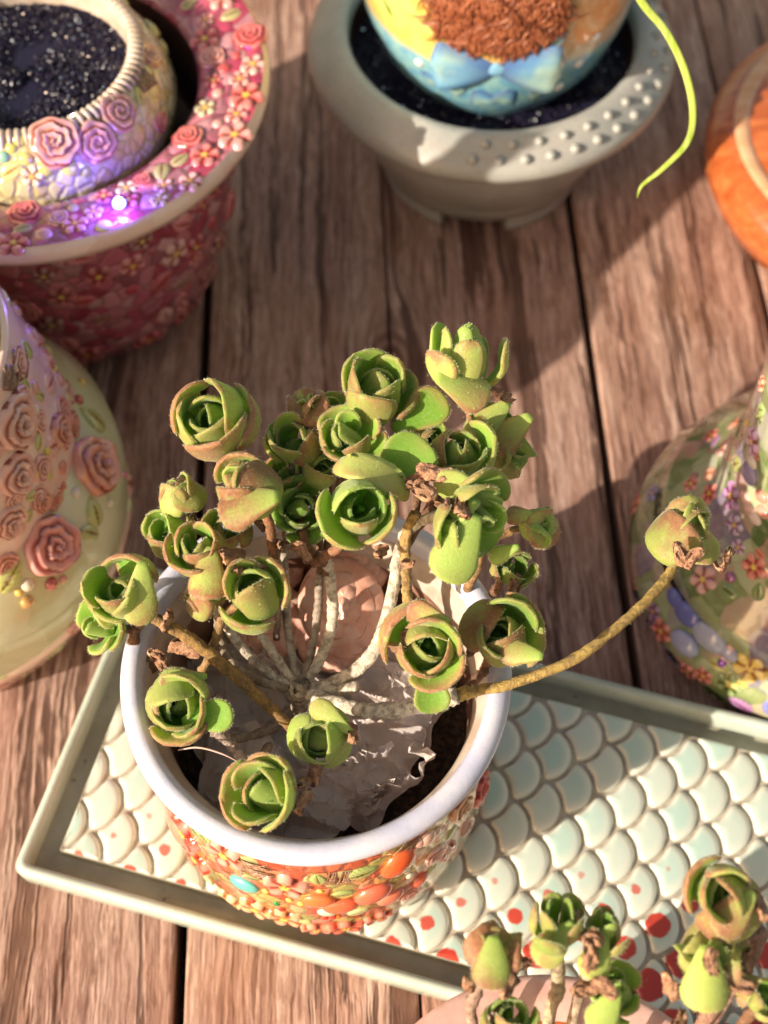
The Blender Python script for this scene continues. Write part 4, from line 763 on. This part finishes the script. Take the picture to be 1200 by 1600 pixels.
# flowered bowl with black grit sitting in it
BB = np.array([-11.9, 35.1, 6.1]); bowl = thing('flowered_bowl', 'round bowl with pink roses, full of black grit, inside the brimmed pot', 'bowl', BB)
wp = [(2.9, 0), (4.0, .8), (4.75, 2.1), (4.9, 3.1), (4.66, 4.0), (4.15, 4.7), (3.84, 4.9)]
put('body', lathe('body', wp, 'yellow_floral_glaze', 96), bowl)
put('rim', lathe('rim', [(3.88, 4.83), (3.84, 5.0), (3.7, 5.06), (3.58, 5.0), (3.52, 4.75), (3.56, 3.2)], 'pale_inner_glaze', 96), bowl)
tw = [(math.cos(a)*3.74, math.sin(a)*3.74, a) for a in np.linspace(0, 2*math.pi, 96, endpoint=False)]
V = []; Fc = []
for x, y, a in tw:
    P = np.array([[x*.955, y*.955, 4.94], [x, y, 5.12], [x*1.05+.10*math.sin(a+1.5), y*1.05, 4.95], [x*1.09, y*1.09, 4.75]]); v, f, *_ = tube(spl(P, 5), [.08, .10, .09, .05], 6); Fc += [tuple(q+len(V) for q in t) for t in f]; V += v.tolist()
me = mesh('rope_band', V, Fc, 'pale_inner_glaze'); put('rope_band', me, bowl)
for k, px, py, rp, c, sp in [('rose', 85, 222, 38, (.72, .36, .30), 0), ('rose', 150, 222, 32, (.66, .30, .27), 1), ('rose', 185, 175, 30, (.62, .30, .26), 2), ('bead', 30, 212, 12, (.62, .60, .14), 0), ('bead', 18, 230, 9, (.62, .60, .14), 0), ('bead', 72, 262, 13, (.60, .60, .16), 0), ('bead', 110, 262, 13, (.58, .60, .20), 0), ('bead', 133, 268, 9, (.5, .55, .2), 0), ('leaf', 120, 186, 20, (.5, .52, .2), .3), ('twig', 222, 120, 22, 0, 1.2), ('bead', 5, 245, 9, (.3, .6, .4), 0), ('rose', 232, 85, 22, (.70, .36, .22), 0), ('leaf', 218, 150, 16, (.45, .45, .14), 1.), ('rose', 250, 190, 16, (.6, .2, .17), 1), ('bead', 40, 248, 10, (.7, .66, .2), 0), ('leaf', 20, 265, 20, (.7, .60, .2), .5), ('flower', 50, 275, 18, (.74, .66, .4), 0)]:
    orn_px(bowl, BB, wp, k, px, py, rp, c, sp)
scatter(bowl, wp, 30, (1.2, 4.1), (20, 220), ['flower', 'leaf', 'bead', 'rose'], [(.6, .55, .2), (.68, .34, .28), (.5, .5, .2)], (.3, .6), 22)
# glitter grit: uncountable
def grit(name, root, rad, z0, n, sz, mt, seedv, label):
    r_ = np.random.default_rng(seedv); V = []; Fc = []
    ico = np.array([(1, 0, 0), (-1, 0, 0), (0, 1, 0), (0, -1, 0), (0, 0, 1), (0, 0, -1)]); fc = [(0, 2, 4), (2, 1, 4), (1, 3, 4), (3, 0, 4), (2, 0, 5), (1, 2, 5), (3, 1, 5), (0, 3, 5)]
    for k in range(n):
        q = rad*math.sqrt(r_.random()); a = r_.uniform(0, 6.283); c = np.array([q*math.cos(a), q*math.sin(a), z0+r_.uniform(0, sz*1.5)+.25*math.sin(q*1.3+a*2)*(1-q/rad)])
        A, _ = np.linalg.qr(r_.normal(size=(3, 3))); v = (ico*sz*r_.uniform(.5, 1.2, 3)*(1+.2*r_.normal(size=(6, 1))))@A+c; b = len(V); V += v.tolist(); Fc += [tuple(x+b for x in f) for f in fc]
    b = len(V); V += [(rad*1.02*math.cos(a), rad*1.02*math.sin(a), z0-.02) for a in np.linspace(0, 6.283, 40, endpoint=False)]; Fc.append(tuple(range(b, b+40)))
    o = put(name, mesh(name, V, Fc, mt, smooth=False, fm=None if not isinstance(mt, list) else [int((i//8) % 23 == 0) for i in range(len(Fc))]), mat=T(root), kind='stuff'); o['label'] = label; o['category'] = 'grit'
grit('black_grit', BB, 3.5, 4.0, 9000, .07, ['black_grit', 'grit_sparkle'], 31, 'sparkling black grit filling the rose covered bowl at the upper left')
# blue gem glint on the brim, made as an added glowing bead and point light
hb = at(187, 322, 9.95); glint = thing('blue_glint', 'tiny blue gem glint on the broad brim of the red flowered pot, made as an added glowing bead', 'glint', hb)
glint_me = orn_bead('blue_glint_bead'); put('lens', glint_me, glint, frame((0, 0, .12), (0, -.3, 1), 0, .20))  # added glowing bead in place of the gem's glint
put('glint_core', orn_bead('glint_core_glow'), glint, frame((0, -.05, .30), (0, -.4, 1), 0, .10))  # bright core of the glint, an added emitter
put('glint_seat', lathe('glint_seat', [(.02, -.1), (.2, -.1), (.22, .05), (.17, .14), (.1, .14)], 'grey_stoneware', 20), glint)  # made-up seat under the glint bead
ld = bpy.data.lights.new('blue_glint_light', 'POINT'); ld.energy = .028; ld.color = (.16, .08, 1.); ld.shadow_soft_size = .002  # added point light, spreads the glint's violet over the brim
lo = bpy.data.objects.new('blue_glint_light', ld); col.objects.link(lo); lo.parent = glint; lo.location = (0, -.004, .006)

# ---------------------------------------------------------------- pink and green jar at the left edge
JC = np.array([-15.55, 22.95, 0.]); jar = thing('rose_jar', 'round jar with pink shoulder, pale green body and rose reliefs at the left edge', 'jar', JC)
jp = [(5.0, 0), (5.9, .15), (6.5, .8), (6.9, 2.0), (7.05, 3.3), (6.95, 4.4), (6.4, 5.4), (5.8, 6.2)]
put('body', lathe('body', jp, 'pale_green_glaze', 128), jar)
put('foot_band', lathe('foot_band', [(5.92, .12), (6.56, .72), (6.92, 1.7), (6.98, 1.95), (6.90, 2.1)], 'rose_blush_glaze', 128), jar)
js = [(5.75, 5.3), (5.9, 5.6), (5.9, 6.4), (5.7, 7.6), (5.35, 9.0), (5.2, 9.8), (5.1, 10.6), (5.0, 10.95)]
put('shoulder', lathe('shoulder', js, 'rose_blush_glaze', 128), jar)
put('rim', lathe('rim', [(5.01, 10.9), (4.95, 11.04), (4.82, 11.08), (4.74, 10.98), (4.7, 10.6), (4.6, 9.)], 'rose_blush_glaze', 96), jar)
put('inside', lathe('inside', [(4.61, 9.05), (4.6, 8.5), (.02, 8.4)], 'dark_interior', 64), jar)
RO = (.66, .26, .17); RO2 = (.74, .40, .31)
for pr0, k, px, py, rp, c, sp in [(jp, 'rose', 148, 727, 47, (.70, .27, .17), 0), (jp, 'rose', 80, 852, 48, (.66, .25, .22), 1), (jp, 'leaf', 145, 655, 28, (.42, .42, .12), 1.2), (jp, 'leaf', 146, 800, 26, (.46, .48, .14), .9), (jp, 'leaf', 138, 832, 22, (.40, .44, .14), 2.), (jp, 'leaf', 15, 900, 30, (.48, .52, .12), .4), (jp, 'gem', 122, 625, 9, (.45, .08, .08), 0), (jp, 'bead', 128, 598, 8, (.7, .5, .12), 0), (jp, 'bead', 42, 914, 11, CRM, 0), (jp, 'gem', 80, 912, 11, (.45, .12, .1), 0), (jp, 'bead', 118, 770, 9, CRM, 0), (jp, 'bead', 172, 786, 7, CRM, 0), (jp, 'gem', 193, 742, 6, (.7, .2, .3), 0), (jp, 'bead', 98, 905, 7, (.7, .34, .28), 0), (jp, 'bead', 30, 925, 7, (.75, .55, .12), 0), (jp, 'gem', 42, 940, 11, (.60, .35, .12), 0), (jp, 'leaf', 90, 765, 18, (.45, .45, .2), 0),
    (js, 'rose', 30, 490, 42, RO2, 0), (js, 'leaf', 42, 545, 20, (.42, .50, .12), 1.5), (js, 'twig', 30, 568, 28, 0, .8), (js, 'leaf', 40, 604, 17, (.42, .5, .12), 1.2), (js, 'leaf', 62, 618, 14, (.44, .46, .12), 1.9), (js, 'rose', 22, 660, 46, RO2, 1), (js, 'rose', 92, 672, 28, RO, 2), (js, 'rose', 25, 742, 36, (.72, .38, .30), 1), (js, 'rose', 15, 815, 30, (.70, .38, .30), 0), (js, 'leaf', 60, 690, 15, (.5, .5, .15), .5), (js, 'bead', 72, 705, 8, (.75, .6, .1), 0), (js, 'leaf', 50, 775, 16, (.52, .52, .14), 2.5), (js, 'bead', 84, 575, 7, (.7, .6, .2), 0), (js, 'leaf', 80, 600, 11, (.55, .55, .16), 1.), (js, 'bead', 55, 740, 7, (.74, .6, .1), 0), (js, 'rose', 65, 785, 18, RO, 0), (js, 'leaf', 45, 805, 13, (.5, .5, .14), .7), (js, 'gem', 98, 760, 7, (.6, .15, .1), 0), (js, 'twig', 15, 590, 22, 0, .6), (js, 'rose', 8, 880, 22, RO, 0), (js, 'leaf', 78, 742, 10, (.6, .55, .1), .5), (js, 'bead', 55, 640, 8, CRM, 0), (js, 'rose', 60, 530, 12, RO, 0), (js, 'leaf', 108, 620, 10, (.55, .52, .18), 1.6)]:
    orn_px(jar, JC, pr0, k, px, py, rp, c, sp, .9)
scatter(jar, jp, 24, (.3, 1.8), (-100, 20), ['flower', 'rose', 'leaf'], [(.68, .3, .24), (.7, .4, .34), (.5, .52, .24)], (.35, .6), 23)
scatter(jar, jp, 26, (2.4, 5.2), (60, 250), ['flower', 'rose', 'leaf'], [(.68, .3, .24), (.7, .4, .34), (.5, .52, .24)], (.5, .9), 24)
scatter(jar, js, 46, (5.8, 10.4), (-110, 20), ['rose', 'rose', 'leaf', 'bead'], [RO, RO2, (.70, .36, .30), RO2], (.30, .62), 28)
scatter(jar, js, 40, (6.6, 10.5), (20, 250), ['rose', 'leaf', 'bead'], [RO, RO2, (.5, .5, .2)], (.35, .7), 25)

# tall leafy plant added in the jar, unseen beyond the left edge, to shade the boards
jpl = thing('added_shade_plant', 'tall dense leafy plant added unseen in the rose jar beyond the left edge to shade the boards', 'plant', JC+[-.6, 0, 8.6]); r_ = np.random.default_rng(77)
for k in range(90):
    f = k/89; az = k*R(137.5); geo = leaf_geo(4.5*(1-.45*f)*r_.uniform(.92, 1.0), 5.2+4.0*f*r_.uniform(.85, 1.1), 1.25-.4*f, 40, -6-6*f, 2.6, th=.2, seedv=k, hair=0, ns=12)
    V = np.array(geo[0]); V[:, 2] += 1.2*f
    put('leaf', mesh('leaf', V, geo[1], ['succulent_leaf', 'leaf_hair'], geo[2]), jpl, Matrix.Rotation(az, 4, 'Z'), (.3, .3, 0))

# ---------------------------------------------------------------- grey stoneware pot, top centre
GC = np.array([4.08, 41.5, 0.]); grey = thing('stoneware_pot', 'grey stoneware pot with a beaded rim and notched foot at the top centre', 'pot', GC)
gp = [(3.95, .8), (4.3, .9), (4.5, 1.6), (4.55, 1.75), (4.72, 1.85), (5.2, 3.4), (5.7, 4.8), (5.95, 5.5)]
put('body', lathe('body', gp, 'grey_stoneware', 96), grey)
gr = [(5.9, 5.35), (6.55, 5.45), (6.92, 5.65), (7.02, 5.95), (6.95, 6.2), (6.8, 6.35), (6.4, 6.65), (5.95, 6.9), (5.6, 6.95), (5.45, 6.8), (5.4, 6.3)]
put('rim', lathe('rim', gr, 'grey_stoneware', 128), grey)
put('inside', lathe('inside', [(5.41, 6.35), (5.3, 5.0), (5.2, 4.8), (.02, 4.7)], 'dark_interior', 80), grey)
put('foot_ring', lathe('foot_ring', [(4.0, .82), (3.6, .8), (.02, .8)], 'grey_stoneware', 64), grey)
for k in range(4):                                        # four feet with notches between them
    a0 = R(-90+38+90*k-26); a1 = R(-90+38+90*k+26); V = []; n = 12
    for q in range(n):
        a = a0+(a1-a0)*q/(n-1)
        for rr, zz in ((3.4, .85), (4.15, .92), (4.1, .1), (3.9, 0.01), (3.5, 0.01), (3.4, .1)): V.append((rr*math.cos(a), rr*math.sin(a), zz))
    put('foot', mesh('foot', V, grid_faces(n, 6, True).tolist()+[tuple(range(6))[::-1], tuple(range((n-1)*6, n*6))], 'grey_stoneware', smooth=False), grey)
BD = orn_bead('grey_stoneware')
for row, (rr, zz, n, s_) in enumerate([(6.62, 6.49, 44, .2), (6.15, 6.80, 40, .18)]):
    for k in range(n):
        a = 2*math.pi*(k+.5*row)/n
        if -100 < math.degrees(math.atan2(math.sin(a), math.cos(a))) < 110: put('rim_bead', BD, grey, frame((rr*math.cos(a), rr*math.sin(a), zz), (0, 0, 1), 0, s_))
# painted bowl in it
SC_ = np.array([4.15, 41.9, 4.15]); sb = thing('painted_bowl', 'glossy yellow and blue painted bowl with a polka dot bow inside the grey pot', 'bowl', SC_)
sp2 = [(1.6, 0), (2.6, .25), (3.6, 1.2), (4.45, 2.6), (4.95, 4.2), (5.08, 5.6), (5.1, 7.5), (4.9, 9.2), (4.5, 9.9)]
put('body', lathe('body', sp2, 'sky_bowl_glaze', 128), sb)
put('rim', lathe('rim', [(4.5, 9.85), (4.4, 10.05), (4.2, 10.02), (4.15, 9.7), (4.2, 8.9), (.02, 8.8)], 'sky_bowl_glaze', 96), sb)
def bow_lobe(sg):
    V = []; P = []
    for i in range(10):
        s_ = i/9
        for j in range(9):
            u_ = -1+j/4; wd = .18+.45*s_**.8 if s_ < .85 else .55*math.sqrt(max(0, 1-((s_-.85)/.16)**2))+.0
            z = .24*math.sqrt(max(0, 1-u_*u_))*(.5+.5*math.sin(math.pi*s_))+.05*math.sin(u_*6)*s_
            if abs(u_) > .99 or i == 9: z = -.1
            V.append((sg*s_*1.15, u_*wd, z)); P.append((.2+.8*(1-abs(u_))*s_, 0, 0))
    f = grid_faces(10, 9); return mesh('bow_loop', V, f if sg < 0 else f[:, ::-1], 'ribbon_glaze', P)
for sg, px, py in ((-1, 768, 108), (1, 784, 108)):
    h = profile_hit(SC_, sp2, px, py); put('bow_loop', bow_lobe(sg), sb, frame(h[0], h[1], -.08*sg, 1.85) @ Matrix.Diagonal((1, 1.15, .5, 1)))
for px, py, sp, sz in [(745, 140, 1.2, 40), (800, 140, 1.9, 40), (690, 125, .5, 36), (862, 132, 2.6, 36), (840, 60, .6, 40), (660, 110, .9, 30)]:      # folds of the painted scarf below and beside the bow
    h = profile_hit(SC_, sp2, px, py); put('scarf_fold', bow_lobe(1), sb, frame(h[0], h[1], -sp, sz*.022) @ Matrix.Diagonal((1, 1.2, .3, 1)))
for px, py in [(702, 94), (726, 108), (690, 112), (722, 126), (742, 96), (820, 102), (833, 127), (853, 105), (860, 118), (842, 90), (866, 92), (795, 116), (763, 108), (904, 101), (655, 100), (700, 78), (932, 60), (873, 137)]:
    orn_px(sb, SC_, sp2, 'bead', px, py-2, 8, (.86, .86, .86))
orn_px(sb, SC_, sp2, 'plum', 776, 108, 13, (.20, .45, .66), 0)
V = []; Fc = []; r_ = np.random.default_rng(41)                 # fur relief
for k in range(1300):
    px = r_.uniform(675, 885); py = r_.uniform(-90, 68)-abs((px-780)/100)**2*40; h = profile_hit(SC_, sp2, px, py)
    if h is None or h[0][2] > 9.3: continue
    p, n = h; dn = np.array([0, 0, -1.])+r_.normal(0, .45, 3); dn -= n*(dn@n); dn /= np.linalg.norm(dn); L_ = r_.uniform(.7, 1.2); wv_ = np.cross(n, dn)*r_.normal(0, .12)
    P = np.array([p+n*.05, p+dn*L_*.5+n*.16+wv_, p+dn*L_+n*.06]); v, f, *_ = tube(spl(P, 5), [.035, .05, .01], 5); Fc += [tuple(q+len(V) for q in t) for t in f]; V += v.tolist()
put('fur_relief', mesh('fur_relief', V, Fc, 'brown_fur_glaze'), sb, kind='stuff')
for px, py, sp in [(765, 8, .5), (785, 18, 1.4), (800, 14, 1.8), (812, 2, 2.2)]: orn_px(sb, SC_, sp2, 'leaf', px, py, 16, (.50, .62, .66), sp)
grit('dark_soil', GC+[0, 0, 0], 5.25, 5.3, 5000, .07, ['black_grit', 'grit_sparkle'], 33, 'black glittering grit in the ring between the grey pot and the painted bowl')
# trailing plant with narrow lime leaves in the painted bowl
gl0 = SC_+[0, 0, 8.9]; gpl = thing('trailing_plant', 'plant with long narrow lime green leaves hanging over the top edge from the painted bowl', 'plant', gl0)
def blade(pts, wmax, n=60, th=.05):
    P = spl(pts, n)-gl0; Tn = np.gradient(P, axis=0); Tn /= np.linalg.norm(Tn, axis=1)[:, None]; V = []
    for k in range(n):
        f = k/(n-1); wd = wmax*min(1, .4+3*f)*(1-f**3.2)**.8+.008; sd_ = np.cross(Tn[k], -Dv); sd_ /= np.linalg.norm(sd_); up = np.cross(sd_, Tn[k])
        for a in np.linspace(0, 2*math.pi, 8, endpoint=False): V.append(P[k]+sd_*wd*math.cos(a)+up*(th*math.sin(a)*(1-f*.6)-abs(math.cos(a))*-.04))
    return mesh('leaf', V, grid_faces(n, 8, True).tolist()+[tuple(range(8))[::-1], tuple(range((n-1)*8, n*8))], 'lime_leaf')
put('leaf', blade([gl0, at(900, -200, 15.5), at(955, -90, 15.0), at(1000, 0, 14.), at(1040, 50, 13.4), at(1069, 110, 12.8), at(1082, 172, 12.2), at(1074, 222, 11.8), at(1035, 264, 11.4), at(1003, 290, 11.1), at(995, 309, 10.9)], .115), gpl)
put('leaf', blade([gl0, at(560, -120, 15.), at(585, -40, 14.4), at(598, 0, 14.), at(612, 25, 13.6), at(622, 56, 13.2)], .075), gpl)
for k in range(7):
    a = R(40+k*40); put('leaf', blade([gl0, gl0+[1.6*math.cos(a), 1.6*math.sin(a), 2.2], gl0+[4.*math.cos(a), 4*math.sin(a), 2.4], gl0+[6.*math.cos(a), 6*math.sin(a), .4]], .1, 24), gpl)

# ---------------------------------------------------------------- turned wooden bowl, right edge
WC = np.array([20.45, 39.2, 0.]); wb = thing('wooden_bowl', 'polished orange wooden bowl with a pale inlaid ring at the upper right edge', 'bowl', WC)
put('body', lathe('body', [(4.2, 0), (5.8, .1), (7.1, .8), (7.6, 1.8), (7.65, 2.6), (7.35, 3.2), (6.75, 3.45)], 'turned_wood', 128), wb)
put('ring', lathe('ring', [(6.74, 3.44), (6.62, 3.52), (6.28, 3.54), (6.12, 3.44)], 'pale_wood_ring', 128), wb)
put('lid', lathe('lid', [(6.14, 3.43), (5.9, 3.55), (4.6, 3.8), (2.4, 3.95), (.02, 4.0)], 'turned_wood', 128), wb)

# ---------------------------------------------------------------- meadow vase, right edge
VC = np.array([14.75, 21.9, 0.]); PUR = (.34, .15, .36); BLU = (.16, .18, .50); COR = (.62, .16, .12); MG = (.16, .26, .06)
vase = thing('meadow_vase', 'tall glossy two tier vase painted with small purple and coral flowers at the right edge', 'vase', VC)
vb = [(5.2, 0), (6.0, .15), (6.35, .6), (6.4, 1.1), (6.25, 1.8), (5.8, 2.6)]
vt = [(5.5, 2.85), (5.80, 3.0), (5.55, 3.5), (4.7, 4.4), (4.25, 5.2), (4.1, 6.0), (4.0, 8.0), (4.05, 10.), (4.05, 11.5), (3.7, 13.3), (3.0, 14.4)]
put('lower_tier', lathe('lower_tier', vb, 'meadow_glaze', 128), vase)
put('gap_ring', lathe('gap_ring', [(5.78, 2.6), (5.3, 2.5), (5.3, 2.9), (5.5, 2.88)], 'dark_interior', 96), vase)
put('upper_tier', lathe('upper_tier', vt, 'meadow_glaze', 128), vase)
put('mouth', lathe('mouth', [(3.0, 14.38), (2.8, 14.4), (2.7, 13.8), (.02, 13.)], 'dark_interior', 64), vase)
for pr0, k, px, py, rp, c, sp in [(vb, 'plum', 1115, 990, 24, (.46, .50, .66), .1), (vb, 'plum', 1075, 960, 20, BLU, .3), (vb, 'plum', 1070, 1005, 20, (.40, .44, .64), .2), (vb, 'flower', 1035, 985, 22, COR, 0), (vb, 'leaf', 1100, 945, 22, (.12, .20, .06), .8), (vb, 'flower', 1170, 975, 22, (.70, .40, .34), 0), (vb, 'leaf', 1180, 1000, 22, MG, .3), (vb, 'plum', 1145, 1012, 14, (.46, .46, .66), 0), (vb, 'flower', 1045, 1040, 18, COR, .5), (vb, 'flower', 1075, 1048, 18, COR, .2), (vb, 'flower', 1100, 1055, 16, COR, .9), (vb, 'leaf', 1020, 1020, 22, MG, 2.2), (vb, 'leaf', 1125, 1040, 18, (.50, .52, .16), .2), (vb, 'flower', 1175, 1040, 30, (.80, .56, .08), 0), (vb, 'leaf', 1150, 1065, 20, (.60, .56, .14), .3), (vb, 'gem', 1128, 1036, 8, (.3, .1, .5), 0), (vb, 'flower', 1060, 1068, 12, (.66, .3, .24), 0), (vb, 'plum', 1055, 935, 14, BLU, 0), (vb, 'flower', 1022, 955, 16, PUR, 0),
    (vt, 'flower', 1178, 690, 24, (.58, .32, .58), .3), (vt, 'flower', 1145, 775, 26, PUR, 0), (vt, 'flower', 1100, 905, 24, (.72, .36, .30), .4), (vt, 'flower', 1180, 885, 24, COR, 0), (vt, 'leaf', 1140, 925, 16, MG, .2), (vt, 'leaf', 1185, 925, 16, MG, 2.), (vt, 'gem', 1142, 902, 9, (.36, .12, .26), 0), (vt, 'flower', 1120, 870, 14, (.4, .36, .2), 0), (vt, 'plum', 1172, 740, 18, (.30, .26, .42), .5), (vt, 'leaf', 1190, 640, 18, (.28, .44, .12), .9), (vt, 'leaf', 1150, 660, 16, (.68, .2, .1), 1.2), (vt, 'leaf', 1152, 725, 20, (.30, .32, .08), 1.1), (vt, 'bead', 1085, 745, 8, (.42, .18, .14), 0), (vt, 'flower', 1130, 700, 16, (.6, .3, .26), 0), (vt, 'leaf', 1110, 740, 18, (.62, .3, .18), 1.3), (vt, 'bead', 1167, 660, 6, YEL, 0), (vt, 'flower', 1150, 820, 18, (.50, .40, .56), .6), (vt, 'leaf', 1100, 800, 18, (.44, .48, .24), .8), (vt, 'flower', 1190, 600, 14, (.72, .3, .2), 0), (vt, 'leaf', 1175, 590, 14, (.1, .5, .4), .8), (vt, 'leaf', 1090, 840, 14, MG, 1.), (vt, 'flower', 1155, 855, 14, (.5, .34, .5), 1.), (vt, 'leaf', 1060, 875, 14, MG, 1.)]:
    orn_px(vase, VC, pr0, k, px, py, rp, c, sp)
# pale ribbed fan of petals on its side
for px, py, c in [(1165, 778, (.78, .50, .42)), (1172, 797, (.76, .52, .44)), (1180, 810, (.80, .66, .58)), (1176, 722, (.76, .70, .62)), (1190, 775, (.72, .3, .22)), (1192, 800, (.74, .34, .26))]: orn_px(vase, VC, vt, 'plum', px, py, 11, c, .5)
scatter(vase, vb, 50, (.4, 2.4), (-180, 180), ['flower', 'leaf', 'flower'], [BLU, COR, MG, PUR], (.25, .5), 26, .3)
scatter(vase, vt, 120, (2.9, 13.5), (-180, 180), ['flower', 'leaf', 'flower', 'bead'], [PUR, COR, MG, (.5, .32, .24), (.4, .44, .22)], (.2, .42), 27, .25)
for o in list(bpy.data.objects):
    if '_loc' in o.keys(): del o['_loc']
